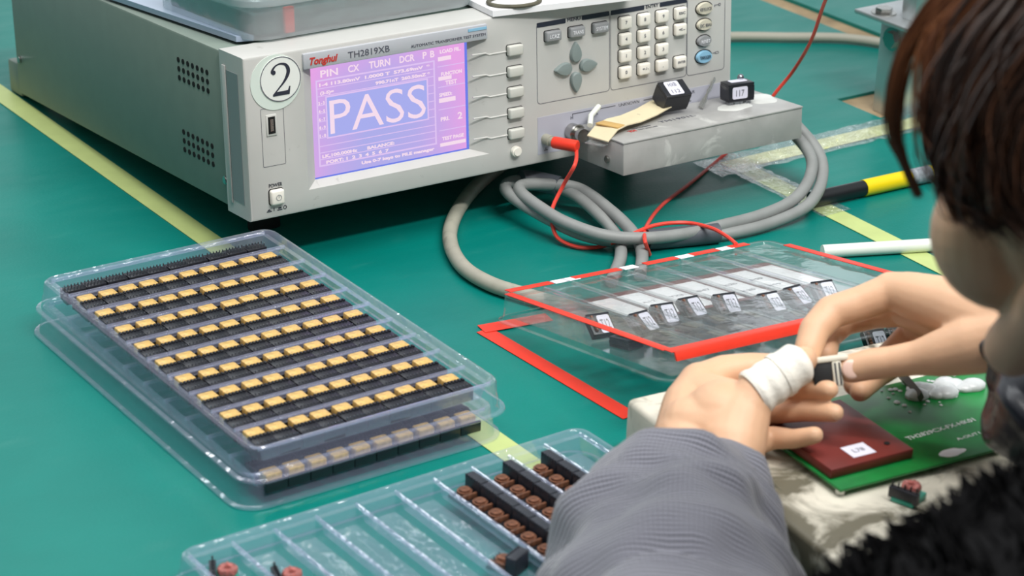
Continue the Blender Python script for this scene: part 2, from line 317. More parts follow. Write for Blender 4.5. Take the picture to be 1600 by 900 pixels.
# clear film pressed over the tape corner
b_ = MB(); rr = [(1.155, 1.300), (1.20, 1.292), (1.42, 1.300), (1.46, 1.307), (1.43, 1.334), (1.25, 1.338), (1.18, 1.346), (1.150, 1.335)]
n = 40; vs = []; fs = []
for i in range(n+1):
    for j in range(5):
        s_ = 1.15+.30*i/n; t_ = 1.300+.038*j/4+.004*noise.noise(Vector((i*.5, j, 0))); z_ = .0018+.0012*noise.noise(Vector((i*.9, j*1.3, 3)))
        vs.append(MT @ Vector((s_, t_, z_)))
for i in range(n):
    for j in range(4): fs.append((i*5+j, i*5+5+j, i*5+6+j, i*5+1+j))
b_.add(vs, fs); tag(b_.build('clear_tape', 'film'), 'wrinkled clear sticky tape over the worn yellow tape corner', 'tape')
b_ = MB(); vs = []; fs = []
for i in range(n//2+1):
    for j in range(4):
        s_ = 1.163+.030*j/3; t_ = 1.315-.12*i/(n/2); vs.append(MT @ Vector((s_+.002*noise.noise(Vector((i*.7, j, 9))), t_, .0018+.001*noise.noise(Vector((i*.9, j*1.3, 7))))))
for i in range(n//2):
    for j in range(3): fs.append((i*4+j, i*4+4+j, i*4+5+j, i*4+1+j))
b_.add(vs, fs); tag(b_.build('clear_tape', 'film'), 'short crinkled clear tape on the yellow line beside the cable loop', 'tape')
# red outline of tape on the mat: L of two strips
def wstrip(name, A, B, w, material, label, cat, z):
    a, c = MT.inverted() @ onz(*A), MT.inverted() @ onz(*B)
    return strip(name, ((a.x, a.y), (c.x, c.y)), w, material, label, cat, z=z)
wstrip('marking_tape', (756, 517), (985, 652), .0125, 'red_tape', 'red tape strip on the mat running towards the beige test jig', 'tape', .0004)
wstrip('marking_tape', (752, 516), (858, 497), .0125, 'red_tape', 'short red tape strip going under the red-edged clear case', 'tape', .0008)

# ------------------------------------------------------------------ test instrument
IO = Vector((-.1857, 1.4986, .0423)); ia, it = .5982, .0884
EX = Vector((math.cos(ia), math.sin(ia), 0)); _ey = Vector((-math.sin(ia), math.cos(ia), 0))
EY = math.cos(it)*_ey - math.sin(it)*E3; EZ = math.sin(it)*_ey + math.cos(it)*E3
MI = frame(IO, EX, EY, EZ)
def I(u, d, v): return MI @ Vector((u, d, v))
ins = empty('test_instrument', M=MI); tag(ins, 'grey transformer test instrument with glowing PASS screen and number two sticker', 'tester')
U, V, DD = .4311, .119, .4338
b_ = MB(); b_.box((.002, .034, .002), (U-.002, DD, V-.002), .002); b_.build('case', 'case_paint', ins)
# front bezel: shell with a recessed window
b_ = MB()
def ringloop(rects):
    vs = []; fs = []
    for (x0, z0, x1, z1, y) in rects: vs += [(x0, y, z0), (x1, y, z0), (x1, y, z1), (x0, y, z1)]
    for k in range(len(rects)-1):
        for j in range(4): fs.append((4*k+j, 4*k+(j+1) % 4, 4*k+4+(j+1) % 4, 4*k+4+j))
    return vs, fs
vs, fs = ringloop([(0, 0, U, V, .036), (0, 0, U, V, .002), (.0006, .0006, U-.0006, V-.0006, .0006), (.002, .002, U-.002, V-.002, 0),
                   (.047, .0157, .2005, .1045, 0), (.0555, .0205, .1865, .1032, .0055), (.0555, .0205, .1865, .1032, .008)])
b_.add(vs, fs); b_.build('front_bezel', 'bezel_plastic', ins, autos=25)
b_ = MB(); b_.box((-.0003, .0085, .011), (.0001, .026, .106)); b_.build('side_groove', 'groove_grey', ins)
for side_u in (-.0007,):
    b_ = MB()
    b_.box((-.0011, .0265, .008), (0, .0315, .109), .0005); b_.build('side_rib', 'bezel_plastic', ins)
# brand strip above the window, standing proud
b_ = MB(); b_.box((.0465, -.0022, .1042), (.2, .003, .1155), .0008); b_.build('brand_strip', 'strip_grey', ins)
b_ = MB(); b_.box((.183, -.0026, .1118), (.199, -.0019, .1138)); b_.build('blue_mark', 'key_blue', ins)
b_ = MB(); put_text(b_, 'Tonghui', .0625, .1097, .0052, d=-.0024, width=.0225, bold=.0002, shear=.3); b_.build('brand_lettering', 'red_print', ins, False)
b_ = MB(); put_text(b_, 'TH2819XB', .0992, .1097, .0048, d=-.0024, width=.034)
put_text(b_, 'AUTOMATIC TRANSFORMER TEST SYSTEM', .166, .1082, .0021, d=-.0024, width=.064); b_.build('model_lettering', 'mid_print', ins, False)
# screen
b_ = MB(); b_.box((.0555, .006, .0205), (.1865, .0075, .1032)); b_.build('screen', 'lcd', ins, False)
def sl(mb, x0, z0, x1, z1, d=.0058): mb.box((x0, d, z0), (x1, .0059 if d < .0059 else d+.0001, z1))
SF = .0056
b_ = MB(); sl(b_, .1845, .0205, .1865, .1032, SF); sl(b_, .0555, .0205, .1865, .0216, SF); sl(b_, .0555, .1024, .1865, .1032, SF); b_.build('screen_edge', 'lcd_blue', ins, False)
b_ = MB(); sl(b_, .068, .0500, .151, .079, .0055); b_.build('result_field', 'lcd_fill', ins, False)
b_ = MB()
def rectl(x0, z0, x1, z1, w, d=SF):
    sl(b_, x0, z0, x1, z0+w, d); sl(b_, x0, z1-w, x1, z1, d); sl(b_, x0, z0, x0+w, z1, d); sl(b_, x1-w, z0, x1, z1, d)
rectl(.0595, .0290, .1585, .0928, .0011); rectl(.0668, .0490, .1522, .0802, .0009, .0054)
for z_ in (.0862, .0806, .0438, .0390, .0340): sl(b_, .0600, z_, .158, z_+.0005, SF)
for z_ in (.074, .068, .062, .056, .050): sl(b_, .1525, z_, .158, z_+.0005, SF); sl(b_, .0600, z_, .0665, z_+.0005, SF)
for z_ in (.0870, .0715, .0545, .0385): sl(b_, .1610, z_, .184, z_+.0005, SF)
b_.build('screen_lines', 'lcd_line', ins, False)
b_ = MB()
put_text(b_, 'PASS', .1095, .0650, .0262, d=.0052, width=.080, bold=-.0002)
for t_, u_, v_, h_, w_ in (('PIN', .0705, .0972, .0052, .0142), ('CX', .0905, .0974, .0050, .0090), ('TURN', .1120, .0976, .0052, .0175), ('DCR', .1350, .0978, .0050, .0125), ('P', .1500, .0980, .0050, .0033), ('B', .1565, .0980, .0050, .0035),
                          ('2', .1790, .0480, .0052, .0040), ('PRI.', .1660, .0475, .0030, .0075), ('LOAD FIL.', .1720, .0985, .0027, .018), ('FUNCTION', .1725, .0815, .0027, .018), ('TEST', .172, .0745, .0032, .010),
                          ('SPEED:', .1670, .0660, .0026, .011), ('TEST PAGE', .1725, .0325, .0026, .019),
                          ('1-4 113.80mV  1.0000 T  573.69mV  *', .108, .0892, .0023, .092), ('990.71nT  260.50mZ *', .131, .0835, .0023, .046), ('(3-5)=', .068, .0832, .0022, .011),
                          ('LK,100.000Hz      BALANCE:', .092, .0365, .0023, .060), ('PORT: 1  2  3  4  5  6  7', .091, .0318, .0023, .052), ('Use 0-7 keys to FILE manager', .125, .0262, .0022, .062),
                          ('2 - 3', .0632, .0760, .0022, .005), ('4 - 5', .0632, .0700, .0022, .005), ('6 - 7', .0632, .0640, .0022, .005), ('8 - 9', .0632, .0580, .0022, .005), ('1 - 0', .0632, .0520, .0022, .005)):
    put_text(b_, t_, u_, v_, h_, d=.0053, width=w_, bold=.00012)
for x0, z0, x1, z1 in ((.1615, .0915, .1725, .0945), (.1615, .0768, .1725, .0795), (.1615, .0600, .1755, .0632), (.1615, .0265, .1835, .0290)): sl(b_, x0, z0, x1, z1, .0053)
b_.build('screen_lettering', 'lcd_text', ins, False)
# number sticker
b_ = MB(); b_.cyl((.0248, -.0002, .0985), .0198, .0006, 'Y', 48); b_.build('pale_disc', 'sticker_pale', ins)
st = MB(); st.cyl((.0284, -.0006, .1003), .0162, .0006, 'Y', 48); sto = st.build('number_disc', 'sticker', ins)
b_ = MB(); R0, R1 = .0160, .0154; vs = []; fs = []
for i in range(64):
    t = 2*PI*i/64
    for r in (R0, R1): vs.append((.0284+r*math.cos(t), -.00105, .1003+r*math.sin(t)))
for i in range(64): fs.append((2*i, 2*i+1, (2*i+3) % 128, (2*i+2) % 128))
b_.add(vs, fs); b_.build('ring_line', 'mid_print', sto, False)
# serif 2 as a thick-thin stroke
b_ = MB(); S = .0225; path = [(-.26, .20, .05), (-.30, .27, .10), (-.27, .36, .075), (-.16, .46, .05), (.0, .50, .055), (.17, .45, .09), (.26, .30, .125), (.23, .12, .115), (.10, -.08, .075), (-.08, -.26, .05), (-.26, -.43, .045)]
P3 = smoothpath([Vector(p) for p in path], 6); vs = []; fs = []
for i, p in enumerate(P3):
    q = P3[min(i+1, len(P3)-1)]-P3[max(i-1, 0)]; nrm = Vector((-q.y, q.x)).normalized(); w = p.z/2
    for s_ in (1, -1): vs.append((.0288+(p.x+nrm.x*w*s_)*S, -.0011, .1000+(p.y+nrm.y*w*s_)*S))
for i in range(len(P3)-1): fs.append((2*i, 2*i+1, 2*i+3, 2*i+2))
b_.add(vs, fs)
prism(b_, [(-.31, -.50), (.27, -.50), (.31, -.25), (.27, -.25), (.22, -.37), (-.20, -.38), (-.31, -.44)], 0, .0002, frame((.0288, -.0010, .1000), (S, 0, 0), (0, 0, S), (0, -1, 0)))
b_.cyl((.0288-.25*S, -.0011, .1000+.25*S), .0016, .0002, 'Y', 16); b_.build('number_print', 'dark_print', sto, False)
# usb and power
b_ = MB(); 
def outline(mb, x0, z0, x1, z1, w, r=.002, d=-.0002):
    o = roundrect(x0, z0, x1, z1, r); i_ = roundrect(x0+w, z0+w, x1-w, z1-w, max(r-w, .0001)); n = len(o)
    mb.add([(p[0], d, p[1]) for p in o]+[(p[0], d, p[1]) for p in i_], [(k, (k+1) % n, n+(k+1) % n, n+k) for k in range(n)])
outline(b_, .0118, .0385, .0298, .0810, .0003, .001); b_.build('cover_outline', 'mid_print', ins, False)
b_ = MB(); b_.box((.0155, -.0008, .0605), (.0240, .001, .0760), .0006); us = b_.build('usb_port', 'bezel_light', ins)
b_ = MB(); b_.box((.0170, -.0010, .0622), (.0225, .001, .0745)); b_.build('usb_cavity', 'hole_black', us, False)
b_ = MB(); b_.box((.0185, -.0013, .0640), (.0210, .001, .0728)); b_.build('usb_tongue', 'metal', us, False)
def key(name, u, v, w, h, material, d=.0035, txt=None, tmat='dark_print', th=.003, tw=None, oval=False, parent=None, tx=0, tz=0):
    rim = MB(); 
    if oval:
        bm = bmesh.new(); bmesh.ops.create_cone(bm, cap_ends=True, segments=32, radius1=.5, radius2=.44, depth=1); b = MB()
        b.bm(bm, frame((u, -d/2+.0005, v), (w, 0, 0), (0, 0, h), (0, -d, 0)))
        bm = bmesh.new(); bmesh.ops.create_cone(bm, cap_ends=True, segments=32, radius1=.5, radius2=.5, depth=1); rim.bm(bm, frame((u, 0, v), (w*1.1, 0, 0), (0, 0, h*1.12), (0, -.0004, 0)))
    else:
        b = MB(); b.box((u-w/2, -d, v-h/2), (u+w/2, .001, v+h/2), min(w, h)*.16, 3)
        prism(rim, roundrect(-w/2-.0006, -h/2-.0005, w/2+.0006, h/2+.0005, min(w, h)*.2), 0, .0002, frame((u, 0, v), (1, 0, 0), (0, 0, 1), (0, -1, 0)))
    k = b.build(name, material, parent or ins); rim.build('key_slot', 'hole_black', k, False)
    if txt:
        t = MB(); put_text(t, txt, u+tx, v+tz, th, d=-d-.0002, width=tw); t.build('key_lettering', tmat, k, False)
    return k
key('power_button', .0205, .0158, .0108, .0112, 'key_white', .004)
b_ = MB(); R = .0022; vs = []
for i in range(24):
    t = 2*PI*i/24
    for r in (R, R*.8): vs.append((.0208+r*math.cos(t), -.0043, .0158+r*math.sin(t)))
b_.add(vs, [(2*i, 2*i+1, (2*i+3) % 48, (2*i+2) % 48) for i in range(24)]); b_.box((.0206, -.0044, .0158), (.0210, -.0042, .0182)); b_.build('power_symbol', 'key_grey', ins, False)
b_ = MB(); put_text(b_, 'POWER', .0205, .0244, .0028, width=.0105)
b_.box((.0125, -.0003, .0052), (.0165, -.0001, .0058)); prism(b_, [(.0130, .0062), (.0160, .0062), (.0145, .0074)], 0, .0002, frame((0, -.0001, 0), (1, 0, 0), (0, 0, 1), (0, -1, 0)))
put_text(b_, 'I', .0183, .0068, .0026); b_.box((.0210, -.0003, .0052), (.0250, -.0001, .0058)); b_.box((.0218, -.0003, .0064), (.0242, -.0001, .0072)); put_text(b_, 'O', .0272, .0068, .0028)
b_.build('power_lettering', 'dark_print', ins, False)
# soft keys, leader grooves, round key
for v in (.0922, .0759, .0600, .0438, .0279):
    key('soft_key', .2241, v, .0128, .0078, 'key_soft', .0042)
    b_ = MB(); b_.tube([(.1872, -.0001, v+.0012), (.199, -.0001, v+.0008), (.202, -.0001, v-.0006), (.2172, -.0001, v-.0006)], .0006, 6); b_.build('leader_line', 'bezel_light', ins)
b_ = MB(); b_.cyl((.2236, -.0018, .0140), .0041, .005, 'Y', 28, bev=.001); b_.build('contrast_button', 'key_white', ins)
# printed panels
ol = MB(); hd = MB()
for (x0, x1, label, tx) in ((.2445, .3118, 'MENU', .2785), (.3125, .3860, 'ENTRY', .352), (.3862, .4238, '', 0)):
    outline(ol, x0, .0465, x1, .1092, .0004, .003)
    if label:
        for a, c in ((x0+.0004, tx-.0075), (tx+.0075, x1-.0004)): prism(hd, roundrect(a, .1056, c, .1092, .0008), 0, .0003, frame((0, 0, 0), (1, 0, 0), (0, 0, 1), (0, -1, 0)))
        put_text(hd, label, tx, .1076, .0026, width=.012)
ol.build('panel_outline', 'mid_print', ins, False); hd.build('panel_header', 'dark_print', ins, False)
for u, t, w in ((.2584, 'LCRZ', .0085), (.2800, 'TRANS', .0095), (.3020, 'SYSTEM', .0105)):
    key('menu_key', u, .0980, .0138, .0078, 'key_grey', .004, t, 'white_print', .0028, w)
def petal(ang):
    b = MB(); o = []
    for i in range(28):
        t = 2*PI*i/28; y = math.cos(t); x = math.sin(t)*(.0048+.0016*(-y)); o.append((x*(1 if y < 0 else (1-.35*y*y)), y*.0080))
    n = len(o); c, s = math.cos(ang), math.sin(ang); vs = []
    for sc, d in ((1, .0005), (1, -.002), (.86, -.0032), (.4, -.0036)):
        for x, y in o:
            x, y2 = x*sc, y*sc+.0117; vs.append((.2794+x*c-y2*s, d, .0704+x*s+y2*c))
    fs = [(k*n+j, k*n+(j+1) % n, (k+1)*n+(j+1) % n, (k+1)*n+j) for k in range(3) for j in range(n)]+[tuple(3*n+j for j in range(n))]
    b.add(vs, fs); b.build('arrow_key', 'key_arrow', ins)
for a in (0, PI/2, PI, -PI/2): petal(a)
cols = (.3252, .3430, .3606, .3782); rows = (.0986, .0857, .0726, .0596)
for r, line in enumerate((('7', '8', '9', 'ESC'), ('4', '5', '6', '<-'), ('1', '2', '3', None), ('0', '+/-', '.', 'ENTER'))):
    for c, t in enumerate(line):
        if t: key('number_key', cols[c], rows[r], .0108, .0094, 'key_white', .0042, t, 'mid_print', .0028 if len(t) < 3 else .0020, {'ESC': .006, 'ENTER': .0072, '+/-': .0058, '<-': .006}.get(t), tx=-.0006 if len(t) == 1 else 0, tz=.0006)
for v, w, h, mt, t, tm, tw in ((.0988, .0158, .0100, 'key_cream', 'KEYLOCK', 'mid_print', .0115), (.0859, .0148, .0092, 'key_cream', 'DC BIAS', 'mid_print', .0110), (.0729, .0140, .0088, 'key_grey', 'RESET', 'white_print', .0085), (.0600, .0158, .0104, 'key_blue', 'TRIGGER', 'dark_print', .0110)):
    key('oval_key', .4025, v, w, h, mt, .0032, t, tm, .0026, tw, oval=True)
b_ = MB(); b_.box((.4130, -.0003, .0996), (.4170, -.0001, .1000)); b_.box((.4130, -.0003, .0985), (.4135, -.0001, .0998)); outline(b_, .4168, .0986, .4192, .1008, .0005, .0009, -.0003)
b_.box((.4118, -.0003, .0612), (.4150, -.0001, .0615)); outline(b_, .4140, .0603, .4180, .0622, .0004, .0008, -.0003); b_.build('key_icon', 'mid_print', ins, False)
# terminal strip
b_ = MB(); b_.box((.2445, -.0003, .0070), (.4290, .0001, .0362)); b_.build('terminal_strip', 'lilac_print', ins, False)
b_ = MB()
for t, u, v in (('UNKNOWN', .330, .0338), ('H', .2760, .0312), ('L', .300, .0312)): put_text(b_, t, u, v, .0026)
b_.box((.2765, -.0005, .0338), (.3170, -.0003, .0342)); b_.box((.2765, -.0005, .0322), (.2769, -.0003, .0342)); b_.box((.344, -.0005, .0338), (.378, -.0003, .0342))
b_.box((.2500, -.0005, .0095), (.2535, -.0003, .0099)); b_.box((.2515, -.0005, .0095), (.2519, -.0003, .0120)); b_.build('terminal_lettering', 'dark_print', ins, False)
b_ = MB(); put_text(b_, 'LCUR', .3900, .0330, .0026); b_.build('output_lettering', 'dark_print', ins, False)
b_ = MB(); b_.cyl((.2515, -.004, .0185), .0042, .010, 'Y', 20, bev=.0006); b_.cyl((.2515, -.010, .0185), .0034, .004, 'Y', 20); b_.build('ground_terminal', 'cable_beige', ins)
b_ = MB(); b_.cyl((.2755, -.005, .0205), .0066, .010, 'Y', 28, bev=.0006); b_.cyl((.2755, -.011, .0205), .0052, .010, 'Y', 28); b_.tube([(.2755+.0066*math.cos(t), -.0092, .0205+.0066*math.sin(t)) for t in [2*PI*i/24 for i in range(25)]], .0008, 6, False); b_.build('coax_connector', 'metal', ins)
# side vents, screws
b_ = MB()
for d0, v0 in ((.0610, .0965), (.0600, .0420)):
    b_ = MB()
    for r in range(3):
        for c in range(7): b_.cyl((.0019, d0+.0078*c, v0-.0068*r), .0021, .0006, 'X', 12)
    b_.build('vent_holes', 'hole_black', ins, False)

b_ = MB()
for d, v in ((.0400, .0215), (.424, .0335)): b_.cyl((.0013, d, v), .0032, .0026, 'X', 16, bev=.0006)
b_.build('side_screws', 'metal', ins)
b_ = MB(); b_.box((.004, DD, -.002), (.03, DD+.026, .027), .002); b_.box((.39, DD, -.002), (.427, DD+.026, .027), .002); b_.build('rear_guard', 'case_paint', ins)
for u in (.05, .38):
    b_ = MB(); b_.box((u-.012, .075, -.0355), (u+.012, .085, .003), .002); b_.build('tilt_foot', 'rubber', ins)
    b_ = MB(); b_.cyl((u, .41, -.0008), .009, .0055, 'Z', 20); b_.build('rear_foot', 'rubber', ins)

# ------------------------------------------------------------------ test fixture clipped to the terminals
fx = empty('test_fixture', M=MI @ Matrix.Translation((.2805, -.061, -.0015))); tag(fx, 'flat grey metal test fixture box plugged into the instrument front', 'test fixture')
b_ = MB(); b_.box((0, 0, 0), (.1735, .0595, .0245), .0008); b_.build('fixture_body', 'fixture_paint', fx)
b_ = MB(); b_.box((-.0004, -.0004, .0245), (.1739, .0598, .0260), .0005); b_.build('fixture_cover', 'fixture_paint', fx)
b_ = MB(); b_.cyl((-.0006, .020, .0085), .0030, .0024, 'X', 16, bev=.0005); b_.build('screw', 'metal', fx)
MTOP = frame((0, 0, .0261), (1, 0, 0), (0, 0, 1), (0, 1, 0))
b_ = MB(); MX = Matrix(((1, 0, 0, 0), (0, 0, 1, 0), (0, -1, 0, 0), (0, 0, 0, 1)))
def flat_text(mb, t, x, y, z, h, width=None, rot=0., bold=0.):
    vs, fs = textmesh(t, h, width, bold=bold); c, s = math.cos(rot), math.sin(rot)
    mb.add([Vector((x+v.x*c-v.z*s, y+v.x*s+v.z*c, z-v.y*.5)) for v in vs], fs)
flat_text(b_, 'TH1901L', .0720, .0290, .0262, .0042, .034); flat_text(b_, 'HIGH CURRENT', .036, .0262, .0262, .0020, .018); flat_text(b_, 'TEST FIXTURE', .0385, .0215, .0262, .0018, .018)
b_.build('model_lettering', 'mid_print', fx, False)
b_ = MB(); flat_text(b_, 'T', .022, .0215, .0262, .0036, bold=.0003); flat_text(b_, 'H', .0255, .0215, .0262, .0036, bold=.0003); b_.build('brand_mark', 'red_print', fx, False)
def blob(mb, cx, cy, z, pts, h=.0006):
    n = len(pts); mb.add([(cx+x, cy+y, z) for x, y in pts]+[(cx+x*.8, cy+y*.8, z+h) for x, y in pts], [tuple(n+i for i in range(n))]+[(i, (i+1) % n, n+(i+1) % n, n+i) for i in range(n)])
def blobpts(rx, ry, seed, n=28, amp=.25):
    return [(rx*math.cos(2*PI*i/n)*(1+amp*noise.noise(Vector((math.cos(2*PI*i/n)*1.5, math.sin(2*PI*i/n)*1.5, seed)))), ry*math.sin(2*PI*i/n)*(1+amp*noise.noise(Vector((math.cos(2*PI*i/n)*1.5+5, math.sin(2*PI*i/n)*1.5, seed))))) for i in range(n)]
b_ = MB(); blob(b_, .130, .030, .0260, blobpts(.016, .010, 1)); blob(b_, .160, .038, .0260, blobpts(.014, .016, 2)); b_.build('dried_glue', 'glue', fx)

# transformers on the fixture
def tx_block(name, M, w, d, h, label, group=None, txt='', open_end=True, labels=(('front',), ('top',))):
    e = empty(name, M=M); tag(e, label, 'transformer', group)
    b = MB(); t = .0022
    b.box((-w/2, -d/2, h-t), (w/2, d/2, h), .0005); b.box((-w/2, -d/2, 0), (w/2, d/2, t), .0005)
    b.box((-w/2, -d/2, t), (w/2, -d/2+t, h-t)); b.box((-w/2, d/2-t, t), (w/2, d/2, h-t)); b.box((-w/2, -d/2+t, t), (-w/2+t, d/2-t, h-t)); b.build('housing', 'bobbin', e)
    b = MB(); b.box((-w/2+t, -d/2+t, t), (w/2-.006, d/2-t, h-t)); b.build('core', 'hole_black', e, False)
    return e
def sticker(e, M, w, h, lines, r=.0015):
    b = MB(); prism(b, roundrect(-w/2, -h/2, w/2, h/2, r), 0, .0003); s = b.build('paper_label', 'label_lilac', e, False, M)
    if lines:
        t = MB()
        for i, l in enumerate(lines): flat_text(t, l, 0, (len(lines)/2-.5-i)*h/len(lines), .0004, h/len(lines)*.55, min(w*.7, len(l)*.0024))
        t.build('label_lettering', 'mid_print', s, False)
    return s
T1 = MI @ Matrix.Translation((.4015, -.0245, .0300)) @ Matrix.Rotation(math.radians(50), 4, 'Z') @ Matrix.Rotation(math.radians(-42), 4, 'X')
t1 = tx_block('transformer', T1, .0225, .017, .017, 'black labelled transformer tipped back against the instrument panel on the fixture')
T1b = MI @ Matrix.Translation((.3590, -.0135, .0315)) @ Matrix.Rotation(math.radians(-6), 4, 'Z') @ Matrix.Rotation(math.radians(30), 4, 'X')
t1.matrix_world = T1b
sticker(t1, Matrix.Translation((-.001, 0, .0170)), .0125, .0145, ['HXB', '112'])
b_ = MB()
for k in range(3): b_.cyl((.0125, -.006+.006*k, .006), .0005, .005, 'X', 6)
b_.build('pins', 'pin_metal', t1)
T2 = MI @ Matrix.Translation((.4185, -.0235, .0245)) @ Matrix.Rotation(math.radians(-9), 4, 'Z')
t2 = tx_block('transformer', T2 @ Matrix.Translation((0, 0, .003)), .023, .014, .0145, 'black labelled transformer standing level on white glue on the fixture')
sticker(t2, frame((-.0015, -.0071, .0073), (1, 0, 0), (0, 0, 1), (0, -1, 0)), .0135, .0095, ['117'])
sticker(t2, Matrix.Translation((.001, .0015, .0146)), .0150, .0070, [])
b_ = MB()
for x in (-.007, .0, .006, .009):
    for y in (-.005, .005): b_.cyl((x, y, -.0012), .0005, .0030, 'Z', 6)
b_.ball((.006, .0055, .0160), .0028, n=10); b_.build('pins', 'pin_metal', t2)
b_ = MB()
for k in range(3): b_.tube([MI @ Vector(p) for p in ((.3840, -.0235+k*.002, .0262), (.3900, -.020+k*.002, .0300), (.4000+k*.001, -.010, .0350), (.412, -.003, .0400+k*.001))], .0008, 6)
tag(b_.build('test_clip', 'metal'), 'thin shiny metal test clip between the two transformers on the fixture', 'clip')
# masking tape tag on the fixture corner
tg = empty('card_tag', M=MI @ Matrix.Translation((.3135, -.0235, .0262)) @ Matrix.Rotation(math.radians(17), 4, 'Z')); tag(tg, 'cream card tag folded over the fixture corner beside the coax connector', 'tag')
b_ = MB(); w0 = .0115; vs = []; prof = [(-.042, -.004), (-.030, .0025), (-.018, .0035), (.0, .0022), (.02, .0030), (.046, .0062)]
for x, z in prof:
    for y in (-w0, w0): vs.append((x+(.004 if y > 0 else 0), y, z)); vs.append((x+(.004 if y > 0 else 0), y, z+.0008))
k = len(prof); fs = []
for i in range(k-1):
    o = i*4; fs += [(o, o+2, o+6, o+4), (o+1, o+5, o+7, o+3), (o, o+4, o+5, o+1), (o+2, o+3, o+7, o+6)]
fs += [(0, 1, 3, 2), (4*k-4, 4*k-2, 4*k-1, 4*k-3)]; b_.add(vs, fs); b_.build('card', 'masking', tg, True, autos=15)
b_ = MB(); b_.box((-.029, -.0105, .0033), (-.0195, .0105, .0046), .0004); b_.build('glue_patch', 'tan_glue', tg)
b_ = MB(); b_.box((-.046, -.009, -.007), (-.030, .008, -.0062)); b_.build('clear_tail', 'film', tg, False)
b_ = MB(); flat_text(b_, 'LT LSH', .022, .001, .0034, .0038, .018); b_.build('tag_lettering', 'mid_print', tg, False)
b_ = MB(); b_.tube([MI @ Vector(p) for p in ((.2790, -.020, .0290), (.287, -.010, .0330), (.2990, -.0035, .0370))], .0022, 10); tag(b_.build('plastic_tie', 'straw_white'), 'short off-white plastic stub behind the cream card tag', 'tie')

# ------------------------------------------------------------------ things on top of the instrument
def top(u, d, z=0): return MI @ Vector((u, d, V+z))
tub = empty('clear_tub', M=MI @ Matrix.Translation((.020, .0275, V+.0008)) @ Matrix.Rotation(math.radians(1.9), 4, 'Z')); tag(tub, 'clear plastic tub with rounded corners holding dark parts on the instrument', 'tub')
def shell(mb, L, Wd, prof, r=.02, cx=0, cy=0):
    n = 0; loops = []
    for ins_, z, in prof: loops.append([(x, y, z) for x, y in roundrect(ins_, ins_, L-ins_, Wd-ins_, max(r-ins_, .001), 6)])
    vs = [p for l in loops for p in l]; n = len(loops[0]); fs = []
    for k in range(len(loops)-1):
        for j in range(n): fs.append((k*n+j, k*n+(j+1) % n, (k+1)*n+(j+1) % n, (k+1)*n+j))
    mb.add(vs, fs); return n, len(loops)
b_ = MB(); n, k = shell(b_, .200, .150, [(.006, 0), (.002, .001), (.001, .004), (.0, .026), (-.003, .027), (-.003, .030), (.0, .031)], .022); b_.f.append(tuple(range(n))); b_.build('tub_body', 'tub_plastic', tub)
b_ = MB(); n, k = shell(b_, .200, .150, [(-.004, .026), (-.0045, .034), (-.002, .037), (.006, .038), (.012, .036), (.016, .036)], .022); b_.f.append(tuple((k-1)*n+j for j in range(n))); b_.build('tub_lid', 'tub_plastic', tub)
b_ = MB(); b_.box((.010, .012, .002), (.19, .14, .019), .003)
tag(b_.build('parts_stack', 'dark_pcb', M=tub.matrix_world.copy()), 'stack of dark circuit parts inside the clear tub', 'parts')
b_ = MB(); b_.box((.032, .004, .003), (.040, .008, .022), .001); tag(b_.build('red_slip', 'red_tape', M=tub.matrix_world @ Matrix.Rotation(.0, 4, 'Y')), 'small red slip standing at the front wall of the clear tub', 'slip')
sh = MB(); M_ = MI @ Matrix.Translation((0, 0, V+.0004))
prism(sh, [(.003, .245), (.0185, .045), (.030, .040), (.10, .26)], 0, .004, M_); tag(sh.build('blue_sheet', 'blue_sheet', smooth=False), 'thin pale blue plastic sheet under the clear tub', 'sheet')
pm = MB(); M_ = MI @ Matrix.Translation((0, 0, V+.0006))
prism(pm, [(.2055, -.001), (.3250, -.0190), (.352, .15), (.232, .168)], 0, .0045, M_); tag(pm.build('paper_stack', 'paper', smooth=False), 'white paper stack overhanging the instrument front above the keys', 'paper')
b_ = MB(); b_.tube([MI @ Vector((.2330+.020*math.cos(t), .012+.018*math.sin(t), V+.0065)) for t in [PI*2*i/30 for i in range(31)]], .0016, 8); tag(b_.build('brown_ring', 'grime'), 'brown ring shaped strap lying on the white paper', 'strap')

# ------------------------------------------------------------------ cables
def zpath(pts): return [onz(x, y, z) for x, y, z in pts]
MIi = MI.inverted()
fixR = I(.4535, -.028, .012)
tw = empty('twin_cable', (0, 0, 0)); tag(tw, 'thick grey twin cable looping from the fixture end back under the instrument', 'cable')
A = [fixR+EX*(-.001), I(.462, -.030, .010)]+zpath([(1275, 232, .036), (1285, 275, .022), (1265, 318, .012), (1215, 345, .0060), (1150, 363, .0052), (1060, 374, .0052), (980, 379, .0056), (915, 368, .010), (862, 345, .015), (815, 318, .020), (790, 296, .022), (800, 284, .022), (835, 284, .020), (890, 300, .017), (935, 335, .012), (963, 368, .004), (970, 400, .0052), (955, 440, .0052)])
B = [fixR+EX*(-.001)+EZ*-.001+EY*.010, I(.460, -.018, .008)]+zpath([(1262, 235, .036), (1266, 275, .024), (1240, 312, .015), (1190, 336, .0105), (1130, 352, .0105), (1075, 365, .0110), (1010, 372, .0130), (945, 368, .016), (885, 348, .020), (845, 325, .024), (815, 302, .026), (815, 290, .026), (850, 288, .023), (905, 295, .020), (955, 330, .016), (990, 365, .009), (1003, 395, .0052), (1000, 430, .0052)])
for k_, p in enumerate((A, B)):
    b_ = MB(); b_.tube(smoothpath(p, 8), .0047, 14); b_.build('cable_sheath', 'cable_grey', tw)
